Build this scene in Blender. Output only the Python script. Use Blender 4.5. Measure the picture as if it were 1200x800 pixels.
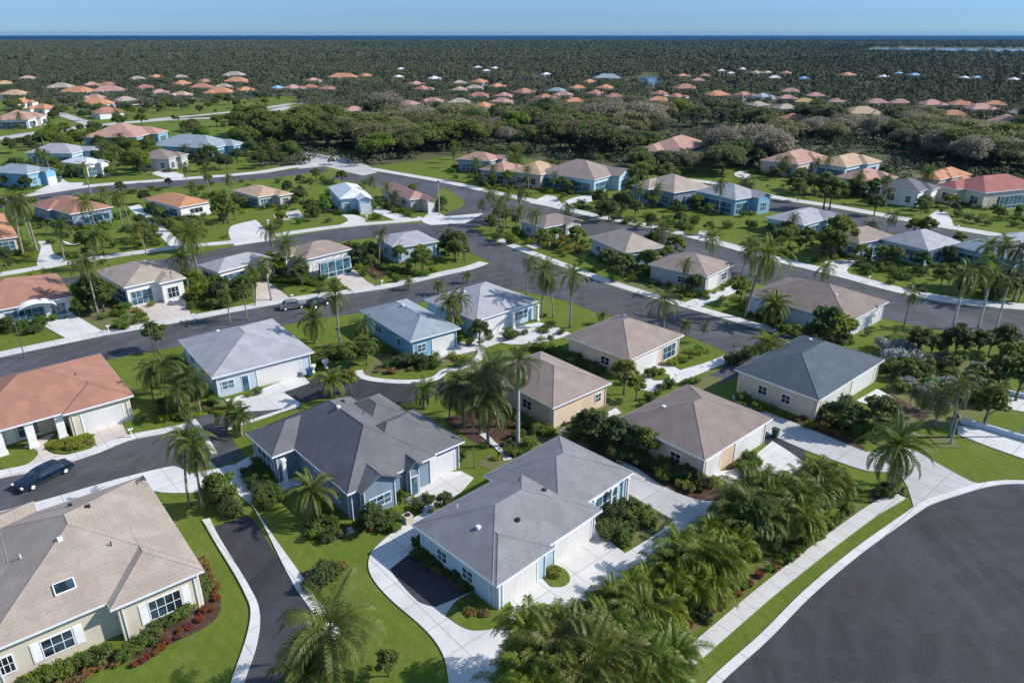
import bpy, math, random
import numpy as np
from mathutils import Vector, Matrix
PI = math.pi
random.seed(7); RNG = np.random.default_rng(11)
for o in list(bpy.data.objects): bpy.data.objects.remove(o)
SC = bpy.context.scene; COL = SC.collection

# ------------------------------------------------------------------ camera, sky, sun, exposure
HC = 42.0; FP = 850.0; PITCH = math.atan(361 / 850.0)
cd = bpy.data.cameras.new('camera'); cam = bpy.data.objects.new('camera', cd); COL.objects.link(cam)
cam.location = (0, 0, HC); cam.rotation_euler = (PI / 2 - PITCH, 0, 0)
cd.sensor_width = 36; cd.lens = FP / 1200 * 36; cd.clip_start = .5; cd.clip_end = 120000
SC.camera = cam
SKYTINT = (.24, .44, .90, 1)
SUN_AZ = math.atan2(1.0, .02)      # clockwise from +Y
SUN_EL = math.radians(37)
w = bpy.data.worlds.new('World'); SC.world = w; w.use_nodes = True
nt = w.node_tree; bg = nt.nodes['Background']; sk = nt.nodes.new('ShaderNodeTexSky')
sk.sky_type = 'NISHITA'; sk.sun_disc = False; sk.sun_elevation = SUN_EL; sk.sun_rotation = SUN_AZ
sk.air_density = 1.0; sk.dust_density = 0.0; sk.ozone_density = 1.5; sk.altitude = 0
tn = nt.nodes.new('ShaderNodeMix'); tn.data_type = 'RGBA'; tn.blend_type = 'MULTIPLY'; tn.inputs[0].default_value = 1; tc_ = nt.nodes.new('ShaderNodeTexCoord'); sp_ = nt.nodes.new('ShaderNodeSeparateXYZ'); nt.links.new(tc_.outputs['Generated'], sp_.inputs[0])
mr_ = nt.nodes.new('ShaderNodeMapRange'); mr_.inputs[1].default_value = .02; mr_.inputs[2].default_value = .35; nt.links.new(sp_.outputs[2], mr_.inputs[0])
tm_ = nt.nodes.new('ShaderNodeMix'); tm_.data_type = 'RGBA'; tm_.inputs[6].default_value = SKYTINT; tm_.inputs[7].default_value = (1.35, 1.4, 1.42, 1)
nt.links.new(mr_.outputs[0], tm_.inputs[0]); nt.links.new(tm_.outputs[2], tn.inputs[7])
nt.links.new(sk.outputs[0], tn.inputs[6]); nt.links.new(tn.outputs[2], bg.inputs[0]); bg.inputs[1].default_value = .1
sl = bpy.data.lights.new('sun', 'SUN'); sl.energy = 3.9; sl.angle = math.radians(.53); sl.color = (1, .95, .88)
so = bpy.data.objects.new('sun', sl); COL.objects.link(so)
so.rotation_euler = (PI / 2 - SUN_EL, 0, PI - SUN_AZ)
SC.view_settings.view_transform = 'Standard'; SC.view_settings.look = 'None'
SC.view_settings.exposure = 0.55; SC.view_settings.gamma = 1; SC.view_settings.use_curve_mapping = False
SC.render.engine = 'CYCLES'
SC.cycles.max_bounces = 5; SC.cycles.transparent_max_bounces = 6
SC.render.resolution_x = 1024; SC.render.resolution_y = 682

# ------------------------------------------------------------------ survey: photo point -> place on level z
SP, CP = math.sin(PITCH), math.cos(PITCH)
def G(x, y, z=0.0):
    a = (x - 600) / FP; b = (400 - y) / FP
    dx, dy, dz = a, CP + b * SP, -SP + b * CP
    t = (z - HC) / dz
    return Vector((dx * t, dy * t))
def PXY(x, y, z):
    dz = z - HC; d = y * CP - dz * SP; u = y * SP + dz * CP
    return 600 + FP * x / d, 400 - FP * u / d
def hgt(xb, yb, yt):
    g = G(xb, yb); lo, hi = 0, 40
    for _ in range(30):
        m = (lo + hi) / 2
        if PXY(g.x, g.y, m)[1] > yt: lo = m
        else: hi = m
    return lo

# ------------------------------------------------------------------ materials
MATS = {}
def newmat(name):
    m = bpy.data.materials.new(name); m.use_nodes = True; MATS[name] = m
    n = m.node_tree.nodes; return m, m.node_tree, n['Principled BSDF']
def N(nt, typ, **kw):
    n = nt.nodes.new(typ)
    for k, v in kw.items():
        if k.startswith('i_'): n.inputs[k[2:].replace('_', ' ')].default_value = v
        else: setattr(n, k, v)
    return n
def c4(c): return (c[0], c[1], c[2], 1)
def coords(nt, world):
    if world: return N(nt, 'ShaderNodeNewGeometry').outputs['Position']
    return N(nt, 'ShaderNodeTexCoord').outputs['Object']
def mixc(nt, f, a, b, mode='MIX'):
    m = N(nt, 'ShaderNodeMix', data_type='RGBA', blend_type=mode)
    for s, v in ((m.inputs[0], f), (m.inputs[6], a), (m.inputs[7], b)):
        if hasattr(v, 'links') or hasattr(v, 'is_linked'): nt.links.new(v, s)
        elif isinstance(v, (int, float)): s.default_value = v
        else: s.default_value = c4(v)
    return m.outputs[2]
def noise(nt, co, scale, detail=4, rough=.55, lo=.35, hi=.65, stretch=None):
    n = N(nt, 'ShaderNodeTexNoise'); n.inputs['Scale'].default_value = scale
    n.inputs['Detail'].default_value = detail; n.inputs['Roughness'].default_value = rough
    if stretch:
        mp = N(nt, 'ShaderNodeMapping'); mp.inputs['Scale'].default_value = stretch[:3]
        if len(stretch) > 3: mp.inputs['Rotation'].default_value = (0, 0, stretch[3])
        nt.links.new(co, mp.inputs[0]); co = mp.outputs[0]
    nt.links.new(co, n.inputs['Vector'])
    r = N(nt, 'ShaderNodeMapRange'); r.inputs[1].default_value = lo; r.inputs[2].default_value = hi
    nt.links.new(n.outputs[0], r.inputs[0]); return r.outputs[0]
def mat(name, c1, c2=None, scale=1.0, rough=.85, bump=0, bscale=20, world=False, spec=.3, c3=None, s3=.1, metal=0):
    if name in MATS: return MATS[name]
    m, nt, p = newmat(name); co = coords(nt, world)
    p.inputs['Roughness'].default_value = rough; p.inputs['Specular IOR Level'].default_value = spec
    p.inputs['Metallic'].default_value = metal
    if c2 is None: c2 = tuple(v * .85 for v in c1)
    c = mixc(nt, noise(nt, co, scale), c1, c2)
    if c3: c = mixc(nt, noise(nt, co, s3, 3, lo=.5, hi=.75), c, c3)
    nt.links.new(c, p.inputs['Base Color'])
    if bump:
        b = N(nt, 'ShaderNodeBump'); b.inputs['Strength'].default_value = bump; b.inputs['Distance'].default_value = .03
        nt.links.new(noise(nt, co, bscale, 5, .6, 0, 1), b.inputs['Height']); nt.links.new(b.outputs[0], p.inputs['Normal'])
    return m
def roofmat(name, c, tile=False):
    if name in MATS: return MATS[name]
    m, nt, p = newmat(name); co = coords(nt, False)
    p.inputs['Roughness'].default_value = .85; p.inputs['Specular IOR Level'].default_value = .25
    d = tuple(v * .72 for v in c); l = tuple(min(1, v * 1.18) for v in c)
    a = mixc(nt, noise(nt, co, 7, 3, .7, .3, .7), c, d)
    a = mixc(nt, noise(nt, co, .45, 4, .6, .4, .75), a, l)
    a = mixc(nt, noise(nt, co, .9, 5, .7, .55, .8, (1, 1, .25)), a, tuple(v * .75 for v in c))
    sx = N(nt, 'ShaderNodeSeparateXYZ'); nt.links.new(co, sx.inputs[0])
    mm = N(nt, 'ShaderNodeMath', operation='MULTIPLY'); mm.inputs[1].default_value = 7.5 if not tile else 6
    nt.links.new(sx.outputs[2], mm.inputs[0])
    fr = N(nt, 'ShaderNodeMath', operation='FRACT'); nt.links.new(mm.outputs[0], fr.inputs[0])
    gt = N(nt, 'ShaderNodeMath', operation='LESS_THAN'); gt.inputs[1].default_value = .18; nt.links.new(fr.outputs[0], gt.inputs[0])
    m5 = N(nt, 'ShaderNodeMath', operation='MULTIPLY'); m5.inputs[1].default_value = .32 if not tile else .4; nt.links.new(gt.outputs[0], m5.inputs[0])
    a = mixc(nt, m5.outputs[0], a, tuple(v * .6 for v in c))
    # individual shingle tabs, speckled
    vo = N(nt, 'ShaderNodeTexVoronoi'); vo.inputs['Scale'].default_value = 3.4; nt.links.new(co, vo.inputs['Vector'])
    vr = N(nt, 'ShaderNodeSeparateColor'); nt.links.new(vo.outputs['Color'], vr.inputs[0])
    a = mixc(nt, vr.outputs[0], a, mixc(nt, .5, a, d, 'MULTIPLY') if False else mixc(nt, .16, a, d))
    nt.links.new(a, p.inputs['Base Color'])
    b = N(nt, 'ShaderNodeBump'); b.inputs['Strength'].default_value = .35; b.inputs['Distance'].default_value = .02
    nt.links.new(fr.outputs[0], b.inputs['Height']); nt.links.new(b.outputs[0], p.inputs['Normal'])
    return m
def softnormal(nt, p, k):
    g = N(nt, 'ShaderNodeNewGeometry'); m = N(nt, 'ShaderNodeMix', data_type='VECTOR'); m.inputs[0].default_value = k
    nt.links.new(g.outputs['Normal'], m.inputs[4]); m.inputs[5].default_value = (.15, 0, .98)
    v = N(nt, 'ShaderNodeVectorMath', operation='NORMALIZE'); nt.links.new(m.outputs[1], v.inputs[0]); nt.links.new(v.outputs[0], p.inputs['Normal'])
def leafmat(name, ca, cb, trans=.3, rough=.55):
    if name in MATS: return MATS[name]
    m, nt, p = newmat(name); g = N(nt, 'ShaderNodeNewGeometry'); oi = N(nt, 'ShaderNodeObjectInfo')
    a = mixc(nt, g.outputs['Random Per Island'], ca, cb)
    nz = noise(nt, coords(nt, False), .55, 3, .5, .3, .7)
    a = mixc(nt, nz, a, mixc(nt, .4, a, tuple(v * .55 for v in ca)))
    hs = N(nt, 'ShaderNodeHueSaturation')
    for k, (lo, hi) in (('Hue', (.475, .52)), ('Value', (.78, 1.25)), ('Saturation', (.85, 1.05))):
        r = N(nt, 'ShaderNodeMapRange'); r.inputs[3].default_value = lo; r.inputs[4].default_value = hi
        if k == 'Hue':
            f = N(nt, 'ShaderNodeMath', operation='FRACT'); q = N(nt, 'ShaderNodeMath', operation='MULTIPLY'); q.inputs[1].default_value = 7.31
            nt.links.new(oi.outputs['Random'], q.inputs[0]); nt.links.new(q.outputs[0], f.inputs[0]); nt.links.new(f.outputs[0], r.inputs[0])
        else: nt.links.new(oi.outputs['Random'], r.inputs[0])
        nt.links.new(r.outputs[0], hs.inputs[k])
    nt.links.new(a, hs.inputs['Color']); nt.links.new(hs.outputs[0], p.inputs['Base Color'])
    p.inputs['Roughness'].default_value = rough; p.inputs['Specular IOR Level'].default_value = .25
    if name.startswith('foliage'): softnormal(nt, p, .55)
    t = N(nt, 'ShaderNodeBsdfTranslucent'); nt.links.new(hs.outputs[0], t.inputs[0])
    mx = N(nt, 'ShaderNodeMixShader'); mx.inputs[0].default_value = trans
    nt.links.new(p.outputs[0], mx.inputs[1]); nt.links.new(t.outputs[0], mx.inputs[2])
    nt.links.new(mx.outputs[0], nt.nodes['Material Output'].inputs[0])
    return m

def grassmat(name, ga, gb, gc):
    m, nt, p = newmat(name); co = coords(nt, True)
    p.inputs['Roughness'].default_value = .9; p.inputs['Specular IOR Level'].default_value = .1
    a = mixc(nt, noise(nt, co, .12, 4, .6, .35, .65), ga, gb)
    a = mixc(nt, noise(nt, co, .6, 5, .65, .5, .8), a, gc)
    a = mixc(nt, noise(nt, co, 9, 4, .8, .3, .75), a, mixc(nt, .38, a, (.015, .03, .003)))
    a = mixc(nt, noise(nt, co, 1.6, 3, .6, .35, .7, (1, .15, 1, .75)), a, mixc(nt, .22, a, (.02, .045, .004)))
    a = mixc(nt, noise(nt, co, .33, 5, .7, .6, .8), a, mixc(nt, .45, a, (.15, .13, .05)))
    wv = N(nt, 'ShaderNodeTexWave', wave_type='BANDS', bands_direction='DIAGONAL'); wv.inputs['Scale'].default_value = .42; wv.inputs['Distortion'].default_value = 3.0; wv.inputs['Detail'].default_value = 2; wv.inputs['Detail Scale'].default_value = .35
    nt.links.new(co, wv.inputs['Vector']); wm = N(nt, 'ShaderNodeMath', operation='MULTIPLY'); wm.inputs[1].default_value = .28; nt.links.new(wv.outputs[0], wm.inputs[0])
    a = mixc(nt, wm.outputs[0], a, tuple(v * .6 for v in ga))
    a = mixc(nt, noise(nt, co, .28, 6, .75, .52, .7), a, mixc(nt, .62, a, (.20, .185, .07))); a = mixc(nt, noise(nt, co, 3.2, 4, .75, .45, .75), a, mixc(nt, .4, a, (.05, .085, .012)))
    nt.links.new(a, p.inputs['Base Color'])
    b = N(nt, 'ShaderNodeBump'); b.inputs['Strength'].default_value = .7; b.inputs['Distance'].default_value = .06
    nt.links.new(noise(nt, co, 14, 6, .75, 0, 1), b.inputs['Height']); nt.links.new(b.outputs[0], p.inputs['Normal'])
    return m
def asphaltmat(name, base):
    m, nt, p = newmat(name); co = coords(nt, True)
    p.inputs['Roughness'].default_value = .82; p.inputs['Specular IOR Level'].default_value = .3
    l = tuple(v * 1.7 for v in base); d = tuple(v * .5 for v in base)
    a = mixc(nt, noise(nt, co, .09, 5, .65, .42, .66), base, l); a = mixc(nt, noise(nt, co, .05, 4, .6, .5, .62), a, (base[0] * 1.25, base[1] * 1.1, base[2] * .98))
    a = mixc(nt, noise(nt, co, .35, 5, .7, .48, .68, (1, .12, 1, -.75)), a, mixc(nt, .7, a, d)); a = mixc(nt, noise(nt, co, .22, 4, .6, .55, .62), a, mixc(nt, .45, a, l))
    wv = N(nt, 'ShaderNodeTexWave', wave_type='RINGS', rings_direction='SPHERICAL'); wv.inputs['Scale'].default_value = .11; wv.inputs['Distortion'].default_value = 2.5; wv.inputs['Detail'].default_value = 4; wv.inputs['Detail Scale'].default_value = 1.2
    mp = N(nt, 'ShaderNodeMapping'); mp.inputs['Location'].default_value = (-46, -33, 0); nt.links.new(co, mp.inputs[0]); nt.links.new(mp.outputs[0], wv.inputs['Vector'])
    wr_ = N(nt, 'ShaderNodeMapRange'); wr_.inputs[1].default_value = .6; wr_.inputs[2].default_value = 1; wr_.inputs[4].default_value = .32; nt.links.new(wv.outputs[0], wr_.inputs[0]); a = mixc(nt, wr_.outputs[0], a, l)
    a = mixc(nt, noise(nt, co, .5, 5, .7, .55, .85, (.2, 1, 1, .5)), a, (l[0] * 1.15, l[1] * 1.12, l[2] * 1.1))
    a = mixc(nt, noise(nt, co, 16, 3, .8, .3, .8), a, mixc(nt, .3, a, d))
    w1 = noise(nt, co, 26, 1, .5, .74, .76)
    a = mixc(nt, w1, a, (.3, .3, .3))
    # hairline cracks
    vo = N(nt, 'ShaderNodeTexVoronoi', feature='DISTANCE_TO_EDGE'); vo.inputs['Scale'].default_value = .16
    wq = N(nt, 'ShaderNodeTexNoise'); wq.inputs['Scale'].default_value = .8; wq.inputs['Detail'].default_value = 4
    va = N(nt, 'ShaderNodeVectorMath', operation='MULTIPLY_ADD'); va.inputs[1].default_value = (3, 3, 3)
    nt.links.new(co, wq.inputs['Vector']); nt.links.new(wq.outputs['Color'], va.inputs[0]); nt.links.new(co, va.inputs[2]); nt.links.new(va.outputs[0], vo.inputs['Vector'])
    lt = N(nt, 'ShaderNodeMath', operation='LESS_THAN'); lt.inputs[1].default_value = .004; nt.links.new(vo.outputs[0], lt.inputs[0])
    q = N(nt, 'ShaderNodeMath', operation='MULTIPLY'); q.inputs[1].default_value = .45; nt.links.new(lt.outputs[0], q.inputs[0])
    a = mixc(nt, q.outputs[0], a, d)
    nt.links.new(a, p.inputs['Base Color'])
    b = N(nt, 'ShaderNodeBump'); b.inputs['Strength'].default_value = .3; b.inputs['Distance'].default_value = .01
    nt.links.new(noise(nt, co, 40, 3, .7, 0, 1), b.inputs['Height']); nt.links.new(b.outputs[0], p.inputs['Normal'])
    return m
def concmat(name, base, ang=.72, joint=3.0):
    m, nt, p = newmat(name); co = coords(nt, True)
    p.inputs['Roughness'].default_value = .8; p.inputs['Specular IOR Level'].default_value = .25
    d = tuple(v * .78 for v in base); dd = tuple(v * v2 for v, v2 in zip(base, (.6, .57, .52)))
    a = mixc(nt, noise(nt, co, .22, 5, .65, .35, .7), base, d)
    a = mixc(nt, noise(nt, co, 1.1, 6, .75, .55, .8), a, dd)
    a = mixc(nt, noise(nt, co, 25, 2, .8, .3, .8), a, mixc(nt, .25, a, d))
    mp = N(nt, 'ShaderNodeMapping'); mp.inputs['Rotation'].default_value = (0, 0, -ang); nt.links.new(co, mp.inputs[0])
    sx = N(nt, 'ShaderNodeSeparateXYZ'); nt.links.new(mp.outputs[0], sx.inputs[0])
    for k in (0, 1):
        f = N(nt, 'ShaderNodeMath', operation='MULTIPLY'); f.inputs[1].default_value = 1 / joint; nt.links.new(sx.outputs[k], f.inputs[0])
        r = N(nt, 'ShaderNodeMath', operation='FRACT'); nt.links.new(f.outputs[0], r.inputs[0])
        t = N(nt, 'ShaderNodeMath', operation='LESS_THAN'); t.inputs[1].default_value = .02 * 3 / joint * .6 + .008; nt.links.new(r.outputs[0], t.inputs[0])
        q = N(nt, 'ShaderNodeMath', operation='MULTIPLY'); q.inputs[1].default_value = .85; nt.links.new(t.outputs[0], q.inputs[0])
        a = mixc(nt, q.outputs[0], a, tuple(v * .4 for v in base))
    nt.links.new(a, p.inputs['Base Color']); return m
GRASS = grassmat('lawn_grass', (.140, .200, .026), (.180, .228, .038), (.100, .150, .02))
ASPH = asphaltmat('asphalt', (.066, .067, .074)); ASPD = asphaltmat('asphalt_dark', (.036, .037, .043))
CONC = concmat('concrete_pale', (.66, .645, .62)); CONG = concmat('concrete_grey', (.50, .49, .475))
CONW = concmat('concrete_walk', (.62, .60, .57), .692, 1.8)
PINKC = concmat('concrete_pinkish', (.62, .54, .48), .72, 1.2)
MULCH = mat('mulch', (.09, .045, .028), (.05, .03, .02), 6, .95, .8, 18, world=True, c3=(.13, .09, .06), s3=.9)
DRYG = mat('dry_ground', (.12, .145, .035), (.15, .13, .065), 1.1, .95, .6, 12, world=True)
WHITE = mat('white_paint', (.8, .79, .76), (.72, .71, .69), 1.5, .55)
TRIM = mat('white_trim', (.78, .79, .80), (.68, .69, .7), 2, .5)
DOORW = mat('garage_paint', (.66, .655, .64), (.60, .595, .58), .8, .5)
DARK = mat('dark_metal', (.03, .03, .035), None, 3, .45)
def glass():
    m, nt, p = newmat('window_glass'); co = coords(nt, False)
    a = mixc(nt, noise(nt, co, .9, 2, .5, .45, .6), (.012, .02, .028), (.045, .075, .10))
    nt.links.new(a, p.inputs['Base Color']); p.inputs['Roughness'].default_value = .06; p.inputs['Specular IOR Level'].default_value = .8
    return m
GLASS = glass()
def glassb():
    m, nt, p = newmat('sunroom_glass'); co = coords(nt, False)
    a = mixc(nt, noise(nt, co, 1.1, 3, .6, .4, .6), (.02, .055, .085), (.07, .17, .23))
    nt.links.new(a, p.inputs['Base Color']); p.inputs['Roughness'].default_value = .12; p.inputs['Specular IOR Level'].default_value = .7
    return m
GLASSB = glassb()
BARK = mat('bark', (.16, .125, .095), (.09, .07, .05), 5, .9, .8, 14)
PBARK = mat('palm_bark', (.30, .27, .23), (.19, .17, .14), 3, .85, .8, 9)
WBARK = mat('pale_palm_bark', (.5, .49, .46), (.34, .33, .31), 2, .8, .5, 9)
def stucco(nm, c): return mat('stucco_' + nm, c, tuple(v * .9 for v in c), .7, .9, .25, 30, c3=tuple(v * .8 for v in c), s3=.5)
WALLS = dict(cream=stucco('cream', (.62, .56, .44)), beige=stucco('beige', (.55, .49, .40)), white=stucco('white', (.74, .73, .71)),
    blue=stucco('blue', (.18, .38, .51)), sky=stucco('sky', (.42, .57, .66)), slate=stucco('slate', (.20, .27, .34)), tan=stucco('tan', (.62, .48, .34)),
    pale=stucco('pale', (.50, .58, .64)), grey=stucco('grey', (.42, .42, .42)), pink=stucco('pink', (.58, .5, .46)), peach=stucco('peach', (.66, .52, .38)))
ROOFS = dict(tan=roofmat('shingle_tan', (.385, .315, .26)), terra=roofmat('tile_terracotta', (.37, .185, .13), True), pale=roofmat('shingle_pale_grey', (.36, .36, .38)),
    grey=roofmat('shingle_grey', (.145, .145, .152)), mid=roofmat('shingle_mid_grey', (.225, .228, .236)), slate=roofmat('shingle_slate', (.085, .11, .13)),
    bluegrey=roofmat('shingle_blue_grey', (.28, .33, .36)), brown=roofmat('shingle_brown', (.30, .235, .20)), taupe=roofmat('shingle_taupe', (.25, .195, .17)),
    pink=roofmat('tile_pink', (.43, .25, .20), True), orange=roofmat('tile_orange', (.50, .24, .13), True), red=roofmat('tile_red', (.34, .13, .11), True),
    white=roofmat('metal_white', (.62, .64, .66)), yellow=roofmat('tile_ochre', (.50, .33, .15), True), sky=roofmat('metal_blue', (.22, .42, .62)), sand=roofmat('tile_sand', (.47, .33, .22), True))

# ------------------------------------------------------------------ mesh helpers
class MB:
    def __init__(s): s.v = []; s.f = []
    def add(s, vs, fs):
        n = len(s.v); s.v += [tuple(v) for v in vs]; s.f += [tuple(i + n for i in f) for f in fs]
    def box(s, x0, y0, z0, x1, y1, z1):
        if x0 > x1: x0, x1 = x1, x0
        if y0 > y1: y0, y1 = y1, y0
        s.add([(x0, y0, z0), (x1, y0, z0), (x1, y1, z0), (x0, y1, z0), (x0, y0, z1), (x1, y0, z1), (x1, y1, z1), (x0, y1, z1)],
              [(0, 3, 2, 1), (4, 5, 6, 7), (0, 1, 5, 4), (1, 2, 6, 5), (2, 3, 7, 6), (3, 0, 4, 7)])
    def tube(s, pts, radii, n=8, cap=True):
        pts = [Vector(p) for p in pts]; rings = []
        for i, p in enumerate(pts):
            t = (pts[min(i + 1, len(pts) - 1)] - pts[max(i - 1, 0)]).normalized()
            a = t.orthogonal().normalized(); b = t.cross(a); a = Vector((1, 0, 0)) - t * t.x if abs(t.x) < .9 else Vector((0, 1, 0)) - t * t.y
            a.normalize(); b = t.cross(a)
            rings.append([p + (a * math.cos(k * 2 * PI / n) + b * math.sin(k * 2 * PI / n)) * radii[i] for k in range(n)])
        vs = [v for r in rings for v in r]; fs = []
        for i in range(len(pts) - 1):
            for k in range(n): fs.append((i * n + k, i * n + (k + 1) % n, (i + 1) * n + (k + 1) % n, (i + 1) * n + k))
        if cap: fs.append(tuple(range(n - 1, -1, -1))); fs.append(tuple((len(pts) - 1) * n + k for k in range(n)))
        s.add(vs, fs)
    def mesh(s, name, m, smooth=False):
        me = bpy.data.meshes.new(name); me.from_pydata(s.v, [], s.f); me.update()
        if m: me.materials.append(m)
        if smooth: me.polygons.foreach_set('use_smooth', [True] * len(me.polygons))
        return me
    def build(s, name, m, parent=None, smooth=False, label=None):
        o = bpy.data.objects.new(name, s.mesh(name, m, smooth)); COL.objects.link(o); o.parent = parent
        if label: o['label'] = label
        return o
def npmesh(name, V, F, m):
    """V (n,3), F (m,k) arrays"""
    me = bpy.data.meshes.new(name); k = F.shape[1]
    me.vertices.add(len(V)); me.vertices.foreach_set('co', V.astype(np.float32).ravel())
    me.loops.add(F.size); me.loops.foreach_set('vertex_index', F.astype(np.int32).ravel())
    me.polygons.add(len(F)); me.polygons.foreach_set('loop_start', np.arange(0, F.size, k, dtype=np.int32))
    me.update(calc_edges=True); me.materials.append(m); return me
def empty(name, loc, rz=0):
    o = bpy.data.objects.new(name, None); COL.objects.link(o); o.location = loc; o.rotation_euler = (0, 0, rz); o.empty_display_size = .3
    return o
def tag(o, label=None, cat=None, group=None, kind=None):
    if label: o['label'] = label
    if cat: o['category'] = cat
    if group: o['group'] = group
    if kind: o['kind'] = kind
    return o
def copy_tree(o, parent=None):
    c = o.copy(); COL.objects.link(c); c.parent = parent
    for ch in CH.get(o.name, []): CHN.setdefault(id(c), []).append(copy_tree(ch, c))
    KEEP.append(c); return c
CHN = {}; KEEP = []
CH = {}
def reg(o, *ch): CH[o.name] = list(ch)

# ------------------------------------------------------------------ ground sheets
def smooth_poly(pts, closed=True, sub=5):
    n = len(pts); out = []
    rng = range(n) if closed else range(n - 1)
    for i in rng:
        p1, p2 = pts[i], pts[(i + 1) % n]
        p0 = pts[(i - 1) % n] if closed or i > 0 else p1 * 2 - p2
        p3 = pts[(i + 2) % n] if closed or i + 2 < n else p2 * 2 - p1
        # centripetal-ish: damp tangents where the turn is sharp
        d = (p2 - p1).length
        t1 = (p2 - p0); t2 = (p3 - p1)
        a1 = (p1 - p0).angle(p2 - p1, 0) if (p1 - p0).length > 1e-6 and d > 1e-6 else 0
        a2 = (p2 - p1).angle(p3 - p2, 0) if (p3 - p2).length > 1e-6 and d > 1e-6 else 0
        k1 = 0 if a1 > .95 else 1; k2 = 0 if a2 > .95 else 1
        t1 = t1.normalized() * d * k1 if t1.length > 1e-6 else t1; t2 = t2.normalized() * d * k2 if t2.length > 1e-6 else t2
        m = sub if (k1 or k2) and (a1 > .04 or a2 > .04) else 1
        for k in range(m):
            t = k / m; h1 = 2 * t**3 - 3 * t**2 + 1; h2 = t**3 - 2 * t**2 + t; h3 = -2 * t**3 + 3 * t**2; h4 = t**3 - t**2
            out.append(p1 * h1 + t1 * h2 + p2 * h3 + t2 * h4)
    if not closed: out.append(pts[-1])
    return out
SHEETS = []
def slab_w(name, pts, m, top, smooth=True):
    P = smooth_poly(pts) if smooth else pts
    area = sum(P[i].x * P[(i + 1) % len(P)].y - P[(i + 1) % len(P)].x * P[i].y for i in range(len(P)))
    if area < 0: P = P[::-1]
    n = len(P); b = MB()
    b.add([(p.x, p.y, top) for p in P] + [(p.x, p.y, -.01) for p in P],
          [tuple(range(n))] + [(i, i + n, (i + 1) % n + n, (i + 1) % n) for i in range(n)])
    o = b.build(name, m); tag(o, kind='structure')
    if name not in ('lawn', 'flower_bed', 'ground'): SHEETS.append((P, min(p.x for p in P), max(p.x for p in P), min(p.y for p in P), max(p.y for p in P)))
    return o
KZ = {'v': 0}
def slab(name, px, m, top, smooth=True):
    KZ['v'] += 1; return slab_w(name, [G(*p) for p in px], m, top + .0041 * (KZ['v'] % 12), smooth)
def strip(name, px, wdt, m, top, smooth=True):
    """px: one edge; width in metres to the left of the direction of travel (negative: right)"""
    P = smooth_poly([G(*p) for p in px], False); Q = []
    for i, p in enumerate(P):
        t = P[min(i + 1, len(P) - 1)] - P[max(i - 1, 0)]; t.normalize()
        Q.append(p + Vector((-t.y, t.x)) * wdt)
    KZ['v'] += 1
    return slab_w(name, P + Q[::-1], m, top + .0041 * (KZ['v'] % 12), False)
def sheet(name, pts, z, m):
    b = MB(); b.add([(x, y, z) for x, y in pts], [tuple(range(len(pts)))]); return tag(b.build(name, m), kind='structure')
SCRUB = mat('scrub_ground', (.07, .085, .03), (.10, .10, .045), .03, .95, .5, 1.5, world=True, c3=(.13, .12, .07), s3=.012)
SEAM, _nt, _p = newmat('sea_water')
_c = mixc(_nt, noise(_nt, coords(_nt, True), .0012, 4, .6, .3, .7, (.3, 2, 1)), (.001, .03, .09), (.001, .022, .06))
_nt.links.new(_c, _p.inputs['Base Color']); _p.inputs['Roughness'].default_value = .75; _p.inputs['Specular IOR Level'].default_value = .05
sheet('ground', [(-9000, -200), (9000, -200), (9000, 4300), (-9000, 4300)], -.06, SCRUB)
sheet('sea', [(-14000, 4290), (14000, 4290), (14000, 15000), (-14000, 15000)], -.5, SEAM)
LAWNPX = [(-700, 900), (-700, 300), (-200, 130), (0, 118), (130, 128), (345, 112), (362, 150), (300, 192), (420, 196), (545, 180), (760, 200), (830, 190), (1000, 212), (1250, 225), (1600, 260), (2200, 420), (2000, 900)]
slab_w('lawn', [G(*p) for p in LAWNPX], GRASS, 0, True)
Zc, Za, Zk = .06, .012, .11
# streets
strip('road', [(-120, 448), (-40, 428), (0, 419), (90, 400), (125, 393), (215, 377), (300, 361), (367, 350), (442, 340), (482, 332), (525, 322), (552, 316), (575, 309)], -10, ASPH, Za)
strip('sidewalk', [(-120, 448), (-40, 428), (0, 419), (90, 400), (125, 393), (215, 377), (300, 361), (367, 350), (442, 340), (482, 332), (525, 322), (552, 316), (572, 309)], 2.2, CONW, Zk)
slab('road', [(470, 272), (482, 262), (540, 262), (560, 272), (577, 283), (600, 292), (650, 311), (700, 330), (742, 344), (820, 367), (895, 388), (960, 403), (960, 425), (900, 418), (882, 422), (862, 442), (830, 455), (808, 447), (835, 437), (855, 422), (845, 410), (800, 392), (745, 377), (705, 368), (667, 354), (635, 346), (600, 339), (575, 333), (552, 322), (575, 309), (562, 301), (530, 290), (505, 280), (470, 280)], ASPH, Za)
strip('sidewalk', [(578, 281), (600, 291), (650, 310), (700, 329), (742, 343), (820, 366), (895, 387), (960, 402)], 2.2, CONW, Zk)
strip('road', [(-60, 347), (0, 338), (100, 322), (160, 309), (215, 300), (300, 284), (400, 268), (482, 262), (540, 263)], -11, ASPH, Za)
strip('sidewalk', [(-60, 333), (0, 324), (100, 307), (215, 291), (270, 286), (300, 281), (400, 267), (482, 260), (500, 257)], 2.6, CONW, Zk)
strip('road', [(420, 201), (435, 203), (520, 217), (592, 233), (620, 238), (690, 255), (762, 269), (845, 290), (900, 306), (982, 326), (1045, 343), (1117, 357), (1200, 365), (1300, 373)], -14, ASPH, Za)
slab('road', [(425, 203), (470, 204), (592, 232), (594, 250), (560, 266), (520, 268), (520, 252), (543, 241), (535, 232), (480, 215), (425, 209)], ASPH, Za)
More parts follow.
